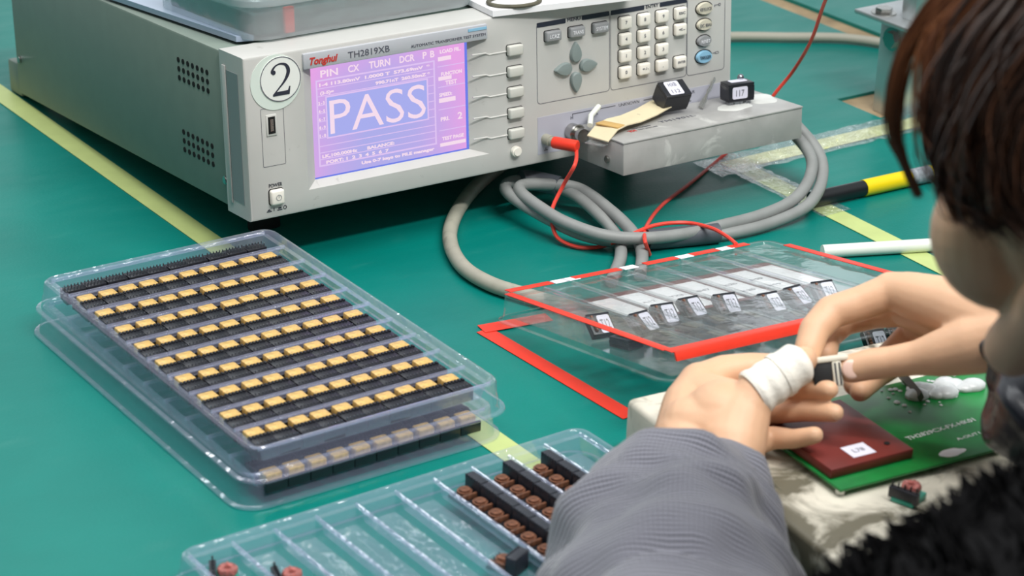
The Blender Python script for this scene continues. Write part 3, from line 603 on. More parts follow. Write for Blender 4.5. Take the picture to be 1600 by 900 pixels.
for idx, rad in ((7, .0105), (14, .0105)):
    a = (A[idx]+B[idx])/2; sA = smoothpath(A, 8); 
    i0 = min(range(len(sA)), key=lambda i: (sA[i]-A[idx]).length); seg = [(sA[j]+Vector((0, 0, .001))) for j in range(i0-5, i0+6)]
    b_ = MB(); b_.tube([s_.lerp(a, .0)+(a-A[idx])*.5 for s_ in seg], .0078, 14); b_.build('tape_wrap', 'tape_wrap', tw)
b_ = MB(); b_.tube(smoothpath(zpath([(860, 200, .006), (800, 245, .006), (745, 290, .006), (712, 335, .006), (703, 375, .006), (722, 415, .006), (765, 443, .006), (820, 461, .006), (880, 478, .006), (960, 500, .006)]), 8), .0056, 14)
tag(b_.build('power_cord', 'cable_beige'), 'dusty beige power cord curving from under the instrument to the red-edged case', 'cable')
b_ = MB(); b_.tube(smoothpath(zpath([(1095, 60, .005), (1150, 57, .005), (1230, 58, .005), (1310, 59, .005), (1370, 66, .005), (1420, 78, .005), (1500, 110, .005)]), 6), .0046, 12)
tag(b_.build('grey_cable', 'cable_pale'), 'pale grey cable lying across the mat behind the instrument and metal post', 'cable')
# red test lead with plug
rl = empty('test_lead', (0, 0, 0)); tag(rl, 'red test lead with red plug hanging from the ground terminal', 'wire')
p0 = I(.2515, -.012, .0185); p1 = I(.262, -.030, .0175)
b_ = MB(); dirp = (p1-p0).normalized(); b_.tube([p0-dirp*.001, p0, p0+dirp*.019, p0+dirp*.0195], [.0040, .0046, .0046, .0040], 18); b_.build('banana_plug', 'red_plug', rl)
q = p0+dirp*.0165
rp = [q, q+Vector((.002, -.004, -.004))]+zpath([(898, 258, .060), (880, 290, .040), (862, 330, .022), (866, 362, .010), (880, 378, .004), (910, 387, .0022), (945, 384, .0022), (975, 372, .014), (1020, 353, .015), (1070, 348, .014), (1110, 356, .018), (1135, 369, .022), (1150, 381, .0245)])
b_ = MB(); b_.tube(smoothpath(rp, 8), .0015, 8); b_.build('wire', 'red_wire', rl)
b_ = MB(); b_.tube(smoothpath([onz(1320, -60, .22), onz(1290, 0, .16), onz(1268, 62, .11), onz(1240, 110, .07), onz(1208, 150, .045), onz(1180, 195, .02), onz(1130, 243, .0022), onz(1080, 285, .0018), onz(1035, 320, .0018), onz(1012, 350, .0025), onz(1007, 372, .018), onz(1015, 398, .0018)], 8), .0015, 8)
tag(b_.build('red_wire', 'red_wire'), 'thin red wire rising from behind the fixture past the metal post', 'wire')

# ------------------------------------------------------------------ pen and rod
def rod(name, A, B, zc, r, segs, label, cat):
    a, c = onz(*A, zc), onz(*B, zc); e = empty(name, a); tag(e, label, cat); d = c-a
    for nm, t0, t1, mt, rr, sh_ in segs:
        b = MB(); n_ = 8; pts = [d*(t0+(t1-t0)*i/n_) for i in range(n_+1)]
        b.tube(pts, [rr*(1-(sh_*(i/n_)**4)) for i in range(n_+1)], 18); b.build(nm, mt, e)
    return e
rod('marker_pen', (1268, 312), (1475, 266), .0068, .0066, [('grip', 0, .38, 'pen_black', .0064, 0), ('barrel', .38, .72, 'pen_yellow', .0068, 0), ('barrel_label', .72, .88, 'pen_label', .0069, 0), ('barrel_end', .88, .915, 'pen_yellow', .0068, .3), ('tip', .915, 1, 'pen_black', .0045, .3)], 'yellow and black marker pen lying on the mat beside the hair', 'pen')
rod('white_rod', (1285, 393), (1500, 380), .0052, .005, [('rod_body', 0, 1, 'straw_white', .0050, .0)], 'white plastic rod lying across the yellow tape line', 'rod')

# ------------------------------------------------------------------ metal post in the cut-out
po = empty('metal_post', M=MT @ Matrix.Translation((1.379, 1.338, -.003))); tag(po, 'grey aluminium post with bolted flange rising from the cut-out in the mat', 'post')
b_ = MB(); b_.box((0, 0, 0), (.040, .030, .085), .001); b_.build('lower_column', 'steel', po)
b_ = MB(); b_.box((-.012, -.014, .085), (.055, .052, .089), .0008); fl_ = b_.build('flange_plate', 'steel', po)
b_ = MB(); b_.cyl((.002, .030, .0915), .0075, .005, 'Z', 6); b_.cyl((.002, .030, .0895), .011, .0012, 'Z', 24); b_.build('hex_bolt', 'metal', fl_)
b_ = MB(); b_.box((.006, -.004, .089), (.050, .012, .30), .001); b_.box((.020, .012, .089), (.026, .026, .30)); b_.build('upper_column', 'steel', po)
b_ = MB(); b_.cyl((-.0025, .014, .070), .0075, .005, 'X', 6); b_.cyl((-.0005, .014, .070), .0105, .0012, 'X', 24); b_.build('hex_bolt', 'metal', po)
b_ = MB(); b_.cyl((.030, -.001, .010), .003, .004, 'Y', 16, bev=.0008); b_.build('screw', 'metal', po)

# ------------------------------------------------------------------ clear trays
def tray_mesh(L, Wd, Hh, npk, mx, my, pdepth, gap=.0032, pitch=None):
    b = MB(); n, k = shell(b, L, Wd, [(-.0040, 0), (-.0046, .0008), (-.0042, .0017), (-.0016, .0022), (-.0004, .0055), (.0, Hh*.45), (.0010, Hh*.55), (.0014, Hh-.0030), (.0022, Hh-.0010), (.0036, Hh), (.0050, Hh-.0003), (.0062, Hh-.0014), (.0072, Hh-.0030)], .013)
    z = Hh-.0030; pitch = pitch or (L-2*mx)/npk; i0 = .0072
    xs = [mx+pitch*i for i in range(npk+1)]
    def quad(x0, y0, x1, y1): b.add([(x0, y0, z), (x1, y0, z), (x1, y1, z), (x0, y1, z)], [(0, 1, 2, 3)])
    quad(i0, i0, L-i0, my); quad(i0, Wd-my, L-i0, Wd-i0); quad(i0, my, xs[0]+gap/2, Wd-my); quad(xs[-1]-gap/2, my, L-i0, Wd-my)
    for i in range(1, npk): quad(xs[i]-gap/2, my, xs[i]+gap/2, Wd-my)
    for i in range(npk):
        x0, x1 = xs[i]+gap/2, xs[i+1]-gap/2; y0, y1 = my, Wd-my; d = .0012; zb = z-pdepth
        # ridge crests curl up a little so they catch the light
        b.add([(x0, y0, z), (x1, y0, z), (x1, y1, z), (x0, y1, z), (x0+d, y0+d*2, zb), (x1-d, y0+d*2, zb), (x1-d, y1-d*2, zb), (x0+d, y1-d*2, zb)],
              [(0, 1, 5, 4), (1, 2, 6, 5), (2, 3, 7, 6), (3, 0, 4, 7), (4, 5, 6, 7)])
    for i in range(npk+1):
        b.tube([(xs[i], my-.002, z+.0006), (xs[i], Wd-my+.002, z+.0006)], .0015, 8, flat=.7)
    return b
TL, TW, TH = .292, .181, .021; PITCH = .0280
TM = tray_mesh(TL, TW, TH, 10, (TL-10*PITCH)/2, .011, .0095)
# tray frame: x along the long side (away from row 11 at the front to row 1 at the back)
def place_tray(M, label):
    o = TM.build('clear_tray', 'tray_plastic', None, True, M, 30); tag(o, label, 'tray', 'clear parts trays'); return o
TO = Vector((-.1545, 1.1958, 0)); FW = .0325            # back-to-front origin from the calibration
def tray_frame(dz, du=0., dv=0., yaw=0.):
    c = TO+E1*(-.0135+du)+E2*(-PITCH-.0030+dv)+Vector((0, 0, dz))
    # x axis = E2 (back), y axis = -E1 ; origin at its near corner
    X = E2*math.cos(yaw)+E1*math.sin(yaw); Y = E3.cross(X)
    return frame(c-Y*TW*0+(-Y)*TW, X, Y, E3)
MTa = tray_frame(.0175, 0, 0); MTb = tray_frame(.0, -.003, .002, .006)
place_tray(MTb, 'clear plastic tray underneath the full tray of transformers')
place_tray(MTa, 'full clear plastic tray of gold-taped transformers, uppermost of its stack')
# third tray, turned a quarter
a3 = math.radians(36.8); X3 = Vector((math.cos(a3), math.sin(a3), 0)); Y3 = Vector((-math.sin(a3), math.cos(a3), 0))
O3 = Vector((-.175, 1.087, 0))-X3*.008; TL3, TW3, P3_ = .283, .190, .0268; mx3 = (TL3-10*P3_)/2
MTc = frame(O3-Y3*TW3, X3, Y3, E3)
tag(tray_mesh(TL3, TW3, TH, 10, mx3, .011, .0095, pitch=P3_).build('clear_tray', 'tray_plastic', None, True, MTc, 30), 'half empty clear plastic tray beside the grey sleeve', 'tray', 'clear parts trays')

# a transformer: bobbin bars, gold-taped core, pins
def make_transformer(name, label):
    e = empty(name, (0, 0, 0)); tag(e, label, 'transformer')
    b = MB()
    b.box((-.0074, -.0122, .0000), (.0074, .0004, .0098), .0006); b.box((-.0074, .0104, .0), (.0074, .0126, .0070), .0005); b.box((-.0066, -.0022, .0), (.0066, .0106, .0030))
    for i in range(6): b.box((-.0068+.0024*i, -.0030, .0085), (-.0054+.0024*i, -.0004, .0106))
    b.build('bobbin', 'bobbin', e)
    b = MB(); b.box((-.0056, .0004, .0030), (.0056, .0096, .0103), .0011, 2); b.build('taped_core', 'gold_tape', e)
    b = MB()
    for i in range(6):
        b.cyl((-.0061+.0024*i, -.0104, .0101), .0004, .0020, 'Z', 6)
    b.build('pins', 'pin_metal', e); return e
def make_dark(name, label):
    e = empty(name, (0, 0, 0)); tag(e, label, 'transformer')
    b = MB(); b.box((-.0074, -.0092, 0), (.0074, -.0022, .0098), .0006); b.box((-.0070, -.0022, 0), (.0070, .0030, .0085), .001); b.build('bobbin', 'bobbin', e)
    b = MB()
    for i in range(6):
        for y in (-.0078, -.0036): b.cyl((-.0061+.0024*i, y, .0106), .00045, .0034, 'Z', 6)
    b.build('pins', 'pin_metal', e); return e
ORD = 'first second third fourth fifth sixth seventh eighth ninth tenth eleventh'.split()
proto = None; protod = None; zf = .0175+TH-.0030-.0095+.0004
for r in range(10):
    for c in range(10):
        lab = f'gold-taped black transformer, {ORD[c]} of ten in the {ORD[r]} row from the instrument, full tray'
        if r == 0: lab = f'plain dark pinned transformer, {ORD[c]} of ten in the tray row next to the instrument'
        if r == 0:
            o = protod = make_dark('transformer', lab) if protod is None else protod; o = o if c == 0 else copy_tree(protod)
        else:
            if proto is None: proto = make_transformer('transformer', lab); o = proto
            else: o = copy_tree(proto)
        o['label'] = lab; o['group'] = 'transformers in the full clear tray'
        s_ = .0040+.0152*c; t_ = (8.5-r)*PITCH+.0042
        ctr = TO+E1*(s_+.0005*random.uniform(-1, 1))+E2*(t_+.0006*random.uniform(-1, 1))
        rot = YW+random.uniform(-.015, .015)
        o.location = (ctr.x, ctr.y, zf); o.rotation_euler = (0, 0, rot)
# the front row of the tray below
for c in range(10):
    o = copy_tree(proto); o['label'] = f'gold-taped transformer, {ORD[c]} of ten in the front row of the lower tray'; o['group'] = 'transformers in the lower clear tray'
    ctr = TO+E1*(.0045+.0152*c)+E2*(-.0185); o.location = (ctr.x, ctr.y, zf-.0175); o.rotation_euler = (0, 0, YW+PI)
# rows and strays in the third tray
def in3(k, dep): 
    x = mx3+P3_*(k+.5); return MTc @ Vector((x, TW3-.011-dep, TH-.0030-.0095+.0004))
n3 = 0
protob = empty('transformer'); b_ = MB(); b_.box((-.0074, -.0105, 0), (.0074, -.0040, .0120), .0006); b_.box((-.0070, -.0040, 0), (.0070, .0085, .0022), .0004)
for i in range(6): b_.box((-.0068+.0024*i, -.0046, .0105), (-.0054+.0024*i, -.0036, .0124))
b_.build('bobbin', 'bobbin_edge', protob)
b_ = MB(); b_.cyl((0, .0015, .0046), .0046, .0048, 'Z', 14, bev=.0012); b_.box((-.0066, -.0032, .0024), (-.0048, .0070, .0062), .0006); b_.build('wound_core', 'coil', protob)
b_ = MB()
for i in range(5): b_.cyl((-.0056+.0028*i, .0076, .0030), .0005, .0040, 'Z', 6)
b_.build('pins', 'pin_metal', protob); tag(protob, 'x', 'transformer'); usedb = False
for k, y0, cnt, nm in ((6, .012, 7, 'outermost filled channel'), (7, .012, 6, 'middle filled channel'), (8, .014, 5, 'channel by the yellow tape')):
    for j in range(cnt):
        o = protob if not usedb else copy_tree(protob); usedb = True; n3 += 1
        o['label'] = f'dark transformer, {ORD[j]} in the {nm} of the half empty tray'; o['group'] = 'transformers in the half empty tray'
        p = in3(k, y0+.0157*j); o.location = p; o.rotation_euler = (0, 0, a3+PI/2+.02)
for k, dp, rz, lab in ((5, .088, .4, 'loose dark transformer lying aslant in the half empty tray'), ):
    o = copy_tree(protob); o['label'] = lab; o.location = in3(k, dp); o.rotation_euler = (0, 0, a3+rz); o['group'] = 'transformers in the half empty tray'
def coil_part(name, M, label, group=None):
    e = empty(name, M=M); tag(e, label, 'coil', group)
    b = MB(); b.box((-.008, -.007, 0), (.008, .007, .004), .0006); b.build('base_board', 'teal_pcb', e)
    b = MB(); b.box((-.008, -.009, .002), (-.004, .009, .009), .0006)
    for i in range(5): b.cyl((-.006, -.0076+.0038*i, .010), .0006, .004, 'Z', 6)
    b.build('pin_strip', 'bobbin', e)
    b = MB(); R_ = .0036; b.tube([(.002+R_*math.cos(t), R_*math.sin(t), .0075+.0009*math.sin(9*t)) for t in [2*PI*i/40 for i in range(41)]], .0021, 8); b.build('toroid_coil', 'pink_coil', e); return e
c0 = coil_part('toroid_coil_board', Matrix.Translation(in3(0, .017)-X3*.003) @ Matrix.Rotation(a3-.5, 4, 'Z'), 'small coil with pin strip in the corner channel of the half empty tray')
c1 = copy_tree(c0); c1.matrix_world = Matrix.Translation(in3(1, .040)-X3*.003) @ Matrix.Rotation(a3-.3, 4, 'Z'); c1['label'] = 'small coil with pin strip one channel in from the tray corner'

# ------------------------------------------------------------------ red-edged case
R1, R2, R3 = Vector((.82533416, .56336209, -.0380353)), Vector((-.56084311, .81011214, -.17080202)), Vector((-.06541052, .16230058, .98457097))
RC = Vector((-.01032349, 1.42147489, .03028397)); RL, RW, RH = .238, .192, .0195
MR = frame(RC-R2*RW-R3*RH, R1, R2, R3)               # local: x long side, y from near to far, z up; lid top at RH
cs = empty('component_case', M=MR); tag(cs, 'shallow clear case with red taped rim leaning on the beige jig', 'case')
b_ = MB(); n, k = shell(b_, RL, RW, [(-.004, 0), (-.004, .0012), (-.0012, .0016), (0, .010), (.0010, RH-.001), (.0025, RH), (.006, RH), (.0075, RH-.0020)], .012)
z = RH-.0020; cp = .0238; x00 = .010
def quad(x0, y0, x1, y1): b_.add([(x0, y0, z), (x1, y0, z), (x1, y1, z), (x0, y1, z)], [(0, 1, 2, 3)])
quad(.0072, .0072, RL-.0072, RW-.0072); b_.build('case_shell', 'box_plastic', cs)
for i in range(1, 9):
    b_ = MB(); x = x00+cp*i; b_.box((x-.0008, .008, .003), (x+.0008, RW-.008, z-.0004)); b_.tube([(x, .008, z+.0002), (x, RW-.008, z+.0002)], .0015, 8); b_.build('divider', 'box_plastic', cs)
b_ = MB(); b_.box((.006, .006, .0018), (RL-.006, RW-.006, .0024)); b_.build('case_floor', 'box_plastic', cs, False)
def rtape(x0, y0, x1, y1, d=.0006): 
    b = MB(); b.box((x0, y0, RH), (x1, y1, RH+d), .0002); b.build('red_tape', 'red_tape', cs)
rtape(-.0005, .006, .0060, RW-.010); rtape(.001, -.0012, RL-.04, .0068); rtape(RL-.0065, .004, RL, RW-.025)
for x0, x1 in ((.006, .042), (.060, .100), (.122, .150), (.163, .187), (.198, .215)): rtape(x0, RW-.0078, x1, RW-.0005)
b_ = MB(); b_.box((.003, -.0018, .0095), (RL-.03, -.0002, RH+.0004), .0003); b_.v = [(x, y-(.002 if zz < .015 else 0), zz if zz > .015 else zz+.0045+.001*math.sin(x*60)) for x, y, zz in b_.v]; b_.build('folded_tape', 'red_tape', cs)
for x0 in (.043, .052, .102, .151, .188): 
    b_ = MB(); b_.box((x0, RW-.0085, RH), (x0+.012, RW-.001, RH+.0005)); b_.build('white_residue', 'white_print', cs, False)
# contents
pc = empty('printed_card', M=MR @ Matrix.Translation((0, 0, .0050))); tag(pc, 'white printed card with red border inside the red-edged case', 'card')
b_ = MB(); b_.box((.060, .108, 0), (RL-.012, RW-.012, .0006)); b_.build('red_border', 'red_board', pc, False)
for i in range(2, 9):
    b_ = MB(); x = x00+cp*i; b_.box((x+.0020, .112, .0006), (x+cp-.0020 if i < 8 else RL-.015, RW-.022, .0010)); b_.build('white_field', 'paper', pc, False)
b_ = MB()
for i in range(3, 8):
    for j in range(2): flat_text(b_, ('A12', 'TX3', 'B47', 'K20', 'M9')[i-3], x00+cp*(i+.5), .125+.02*j, .0011, .004, .011)
b_.build('card_lettering', 'mid_print', pc, False)
SL = [(0, .108), (0, .094), (0, .101), (0, .103), (0, .095), (0, .078), (0, .080), (0, .078)]
NTH = 'first second third fourth fifth sixth seventh eighth'.split(); pr = None
for i, (x, y) in enumerate(SL):
    x = x00+cp*(i+.5); M = MR @ Matrix.Translation((x, y-.004, .0085)) @ Matrix.Rotation(math.radians(-4+random.uniform(-12, 12)), 4, 'Z') @ Matrix.Rotation(math.radians(38), 4, 'X')
    if pr is None:
        pr = tx_block('transformer', M, .0165, .017, .0060, '', 'labelled transformers in the red-edged case'); sticker(pr, Matrix.Translation((.0025, -.0010, .0060)), .0088, .0145, ['T12'])
        b_ = MB(); b_.tube([(-.0055, -.006+.0004*k, .0065+.001*math.sin(k)) for k in range(30)], .0012, 6); b_.build('winding', 'coil', pr); o = pr
    else: o = copy_tree(pr); o.matrix_world = M
    o['label'] = f'white-labelled dark transformer in the {NTH[i]} channel of the red-edged case'
g_ = None
for i in range(9):
    for j in range(2 if i > 1 else 1):
        M = MR @ Matrix.Translation((x00+cp*(i+.5), (SL[i][1] if i < 8 else .08)-.034-.026*j, .0030)) @ Matrix.Rotation(random.uniform(-.3, .3), 4, 'Z')
        if g_ is None:
            g_ = tx_block('transformer', M, .0145, .017, .0070, '', 'plain transformers in the red-edged case'); b_ = MB(); b_.box((-.004, -.007, .0070), (.004, .006, .0080), .0004); b_.build('top_winding', 'grime', g_); o = g_
        else: o = copy_tree(g_); o.matrix_world = M
        o['label'] = 'plain dark transformer, %s behind the red taped front edge, %s channel of the case' % (('second', 'first')[j], (NTH+['ninth'])[i])

# ------------------------------------------------------------------ beige test jig, boards
JY = math.radians(30); JH = .045
MJ = Matrix.Translation((.07099, 1.2383, 0)) @ Matrix.Rotation(JY, 4, 'Z')
jg = empty('test_jig', M=MJ); tag(jg, 'worn beige metal test jig box under the hands', 'test jig')
b_ = MB(); b_.box((0, -.218, .003), (.33, 0, JH), .004, 3); b_.build('jig_body', 'jig_paint', jg)
for x, y in ((.02, -.02), (.31, -.02), (.02, -.2), (.31, -.2)):
    b_ = MB(); b_.cyl((x, y, .0015), .008, .003, 'Z', 16); b_.build('foot', 'rubber', jg)
b_ = MB(); random.seed(5)
for x, y, rx, ry in ((.018, -.12, .0012, .018), (.17, -.172, .018, .0012)): blob(b_, x, y, JH, blobpts(rx, ry, x*90, amp=.5), .0002)
b_.build('grime_patch', 'grime', jg)
def jtop(x, y, z=0): return MJ @ Vector((x, y, JH+z))
pb = empty('circuit_board', M=MJ @ Matrix.Translation((.042, -.158, JH+.004))); tag(pb, 'large glossy green circuit board on top of the beige jig', 'circuit board')
b_ = MB(); prism(b_, [(0, 0), (.205, .022), (.180, .100), (.02, .095)], 0, .0018); b_.v = b_.v[:0]; b_.f = []
b_.box((0, 0, 0), (.215, .095, .0018), .0003); b_.build('board', 'pcb', pb)
b_ = MB(); flat_text(b_, 'TH2829CX-FX-HK01', .098, .034, .0020, .0040, .052, .05); flat_text(b_, 'A-OUT1  PC', .112, .020, .0020, .0028, .028, .05); b_.build('board_lettering', 'white_print', pb, False)
b_ = MB()
for i in range(26):
    x, y = random.uniform(.095, .135), random.uniform(.058, .09); b_.ball((x, y, .0020), random.uniform(.0008, .0022), (1, 1, .5), 8)
for i in range(10): b_.box((.150+.005*i, .086, .0018), (.152+.005*i, .090, .0030))
b_.build('solder_joints', 'silicone', pb)
b_ = MB(); blob(b_, .085, .008, .0018, blobpts(.009, .004, 4), .0004); b_.build('white_patch', 'white_print', pb)
b_ = MB()
for x, y in ((.004, .005), (.004, .09), (.21, .005), (.21, .09)): b_.cyl((x, y, -.002), .003, .004, 'Z', 12)
b_.build('standoff', 'metal', pb)
b_ = MB()
for q in range(10): b_.ball((.112+.0042*q+.002*random.random(), .074+.006*math.sin(q*1.3), .003), .0050+.002*random.random(), (1.3, 1, .6), 10)
b_.build('silicone_blob', 'silicone', pb)
rb = empty('red_board', M=MJ @ Matrix.Translation((.044, -.146, JH+.0062))); tag(rb, 'dark red board with white label lying on the green circuit board', 'board')
b_ = MB(); b_.box((0, 0, 0), (.058, .070, .0058), .0006); b_.build('board', 'red_board', rb)
b_ = MB(); b_.box((.020, .006, .0058), (.036, .019, .0061)); b_.build('paper_label', 'label_lilac', rb, False)
b_ = MB(); flat_text(b_, 'L78', .028, .0125, .0062, .004); b_.build('label_lettering', 'mid_print', rb, False)
b_ = MB(); b_.cyl((.048, .012, .0059), .0018, .0006, 'Z', 16); b_.build('screw_hole', 'hole_black', rb, False)
b_ = MB(); b_.tube([jtop(.1640, -.040, .012), jtop(.1520, -.090, .0085)], .0042, 4, flat=.5); tag(b_.build('grey_lever', 'grey_plastic'), 'flat dark grey lever across the green circuit board', 'lever')
c2 = copy_tree(c0); c2.matrix_world = MJ @ Matrix.Translation((.076, -.176, JH+.0003)) @ Matrix.Rotation(.4, 4, 'Z'); c2['label'] = 'small coil on teal board lying on the jig beside the red board'
# two labelled transformers on the bench behind the jig, seen through the hand
for (x, y), lab in (((1366, 532), 'white-labelled transformer behind the jig framed by the curled finger and thumb'), ((1404, 527), 'white-labelled transformer behind the jig closer to the wrist')):
    p = onz(x, y, .008); o = copy_tree(pr); o.matrix_world = Matrix.Translation((p.x, p.y, .0054)) @ Matrix.Rotation(.35, 4, 'Z') @ Matrix.Rotation(math.radians(38), 4, 'X'); o['label'] = lab; o['group'] = 'labelled transformers behind the jig'

# ------------------------------------------------------------------ person
def rcone(mb, a, b, ra, rb, n=20, M=None):
    a, b = Vector(a), Vector(b); d = (b-a).normalized(); pts = []; rs = []
    for t in (-1, -.92, -.7, -.38): pts.append(a+d*ra*t); rs.append(max(1e-5, ra*math.sqrt(max(0, 1-t*t))))
    for t in (0, .25, .5, .75, 1): pts.append(a.lerp(b, t)); rs.append(ra+(rb-ra)*t)
    for t in (.38, .7, .92, 1): pts.append(b+d*rb*t); rs.append(max(1e-5, rb*math.sqrt(max(0, 1-t*t))))
    mb.tube(pts, rs, n)
def chain(mb, pts, n=20):
    for i in range(len(pts)-1): rcone(mb, pts[i][0], pts[i+1][0], pts[i][1], pts[i+1][1], n)
def ell(mb, c, r, Rm=None, n=24):
    bm = bmesh.new(); bmesh.ops.create_uvsphere(bm, u_segments=n, v_segments=n//2+2, radius=1)
    T = Matrix.Translation(Vector(c)) @ (Rm.to_4x4() if Rm else Matrix()) @ Matrix.Diagonal((*r, 1)); mb.bm(bm, T)
def fused(mb, name, material, parent, voxel, smooth=4, M=None):
    me = bpy.data.meshes.new(name); me.from_pydata(mb.v, [], mb.f); me.update()
    bm = bmesh.new(); bm.from_mesh(me); bmesh.ops.recalc_face_normals(bm, faces=bm.faces); bm.to_mesh(me); bm.free()
    o = bpy.data.objects.new(name, me); COL.objects.link(o)
    r = o.modifiers.new('r', 'REMESH'); r.mode = 'VOXEL'; r.voxel_size = voxel; r.use_smooth_shade = True
    sm = o.modifiers.new('s', 'SMOOTH'); sm.factor = .5; sm.iterations = smooth
    dg = bpy.context.evaluated_depsgraph_get(); dg.update(); m2 = bpy.data.meshes.new_from_object(o.evaluated_get(dg)); bpy.data.objects.remove(o)
    for p in m2.polygons: p.use_smooth = True
    m2.materials.clear(); m2.materials.append(MATS[material]); m2.name = name
    o = bpy.data.objects.new(name, m2); COL.objects.link(o)
    if parent: o.parent = parent
    return o
# skeleton points (pixel, metres from the lens), fixed from the calibrated view
LW = at(1098, 752, 1.290); RW_ = at(1592, 518, 1.300)
LE = at(1040, 1080, 1.06); LS = at(1560, 1090, .86)
HC = at(1784, 258, 1.015)                                # centre of the head
HF = Vector((-math.sin(math.radians(36)), math.cos(math.radians(36)), 0))
Hx = Vector((HF.y, -HF.x, 0)); tilt = math.radians(12)
Hy = HF*math.cos(tilt)-E3*math.sin(tilt); Hz = E3*math.cos(tilt)+HF*math.sin(tilt); HR = Matrix((Hx, Hy, Hz)).transposed()
MH = frame(HC, Hx, Hy, Hz)
def hd(x, y, z): return MH @ Vector((x, y, z))
body = MB()
# --- head
ell(body, hd(0, -.012, .030), (.071, .088, .080), HR, 32)
ell(body, hd(0, .018, -.005), (.063, .062, .075), HR)
for s_ in (-1, 1):
    ell(body, hd(s_*.034, .048, -.030), (.031, .034, .034), HR)           # cheek
    rcone(body, hd(s_*.050, .005, -.052), hd(s_*.016, .062, -.088), .016, .014)   # jaw
    ell(body, hd(s_*.030, .066, .012), (.018, .012, .008), HR)            # brow
    ell(body, hd(s_*.030, .062, -.006), (.013, .012, .009), HR)           # eyelid
    rcone(body, hd(s_*.072, -.012, .012), hd(s_*.069, -.004, -.022), .0085, .0060) # ear
    rcone(body, hd(s_*.0755, -.020, .016), hd(s_*.072, -.012, -.018), .0045, .0040)
ell(body, hd(0, .045, -.062), (.030, .030, .034), HR); ell(body, hd(0, .066, -.090), (.017, .014, .013), HR)
rcone(body, hd(0, .074, .004), hd(0, .092, -.026), .0065, .0095); ell(body, hd(0, .086, -.031), (.015, .011, .008), HR)
ell(body, hd(0, .077, -.054), (.020, .010, .0055), HR); ell(body, hd(0, .075, -.064), (.017, .010, .006), HR)
# --- neck, torso
NB = hd(0, -.075, -.115)+Vector((0, 0, -.03)); rcone(body, hd(0, -.030, -.040), NB, .052, .056)
CHc = NB+E2*(-.10)+Vector((0, 0, -.16)); PV = NB+E2*(-.24)+Vector((0, 0, -.44))
rcone(body, NB, CHc, .060, .110); rcone(body, CHc, PV, .110, .125)
RSh = CHc+E1*.155+Vector((0, 0, .07)); LSh = CHc-E1*.155+Vector((0, 0, .07))
rcone(body, LSh, RSh, .055, .055)
RE = RW_.lerp(RSh, .5)+E1*.10+Vector((0, 0, -.09))
# arms
LEl = at(1045, 1090, 1.075)
chain(body, [(LSh, .050), (LEl, .040)]); chain(body, [(LEl, .040), (LEl.lerp(LW, .35), .038), (LEl.lerp(LW, .8), .026), (LW, .0225)])
chain(body, [(RSh, .050), (RE, .040)]); chain(body, [(RE, .038), (RE.lerp(RW_, .4), .036), (RE.lerp(RW_, .85), .023), (RW_, .0190)])
# legs, seated
for s_ in (-1, 1):
    hp = PV+E1*s_*.085; kn = hp+E2*.40+Vector((0, 0, .02)); kn.z = -.20; hp2 = Vector((hp.x, hp.y, kn.z+.0)); ft = kn+E2*.03; ft = Vector((ft.x, ft.y, -.70))
    rcone(body, hp, kn, .085, .060); rcone(body, kn, ft, .055, .038); rcone(body, ft+Vector((0, 0, -.02)), ft+E2*.15+Vector((0, 0, -.03)), .030, .024)
# --- left hand (palm turned to the work, thumb side up)
def pxp(x, y, d): return at(x, y, d)
def L_(pts): chain(body, [(pxp(x, y, d), r) for x, y, d, r in pts], 18)
L_([(1082, 745, 1.292, .0190), (1070, 690, 1.312, .0190), (1078, 635, 1.330, .0165), (1093, 600, 1.338, .0130)])    # index metacarpal
L_([(1112, 750, 1.294, .0190), (1108, 690, 1.316, .0200), (1112, 645, 1.338, .0150), (1116, 628, 1.346, .0118)])
L_([(1120, 745, 1.300, .0185), (1130, 700, 1.322, .0180), (1140, 668, 1.335, .0135), (1142, 655, 1.342, .0105)])
L_([(1128, 742, 1.308, .0170), (1155, 712, 1.314, .0150), (1165, 695, 1.322, .0110)])
L_([(1132, 742, 1.292, .0170), (1142, 695, 1.302, .0200), (1158, 650, 1.308, .0170), (1178, 618, 1.308, .0125)])    # thumb base
ell(body, pxp(1128, 672, 1.318), (.026, .024, .030)); rcone(body, pxp(1098, 618, 1.330), pxp(1168, 632, 1.314), .0135, .0125); rcone(body, pxp(1080, 668, 1.314), pxp(1150, 672, 1.306), .0185, .0185)
L_([(1093, 600, 1.338, .0122), (1130, 582, 1.346, .0104), (1172, 575, 1.352, .0092), (1222, 575, 1.350, .0084), (1262, 586, 1.344, .0074)])   # index
L_([(1116, 628, 1.348, .0088), (1185, 612, 1.352, .0072), (1245, 604, 1.336, .0062), (1296, 609, 1.321, .0055)])   # middle
L_([(1142, 655, 1.342, .0085), (1205, 645, 1.345, .0070), (1255, 643, 1.334, .0060), (1304, 645, 1.320, .0055)])   # ring
L_([(1165, 695, 1.322, .0085), (1208, 684, 1.325, .0068), (1240, 686, 1.318, .0058), (1273, 680, 1.309, .0052)])   # little
L_([(1178, 618, 1.308, .0118), (1215, 590, 1.312, .0106), (1246, 568, 1.316, .0094), (1256, 562, 1.318, .0080)])   # thumb
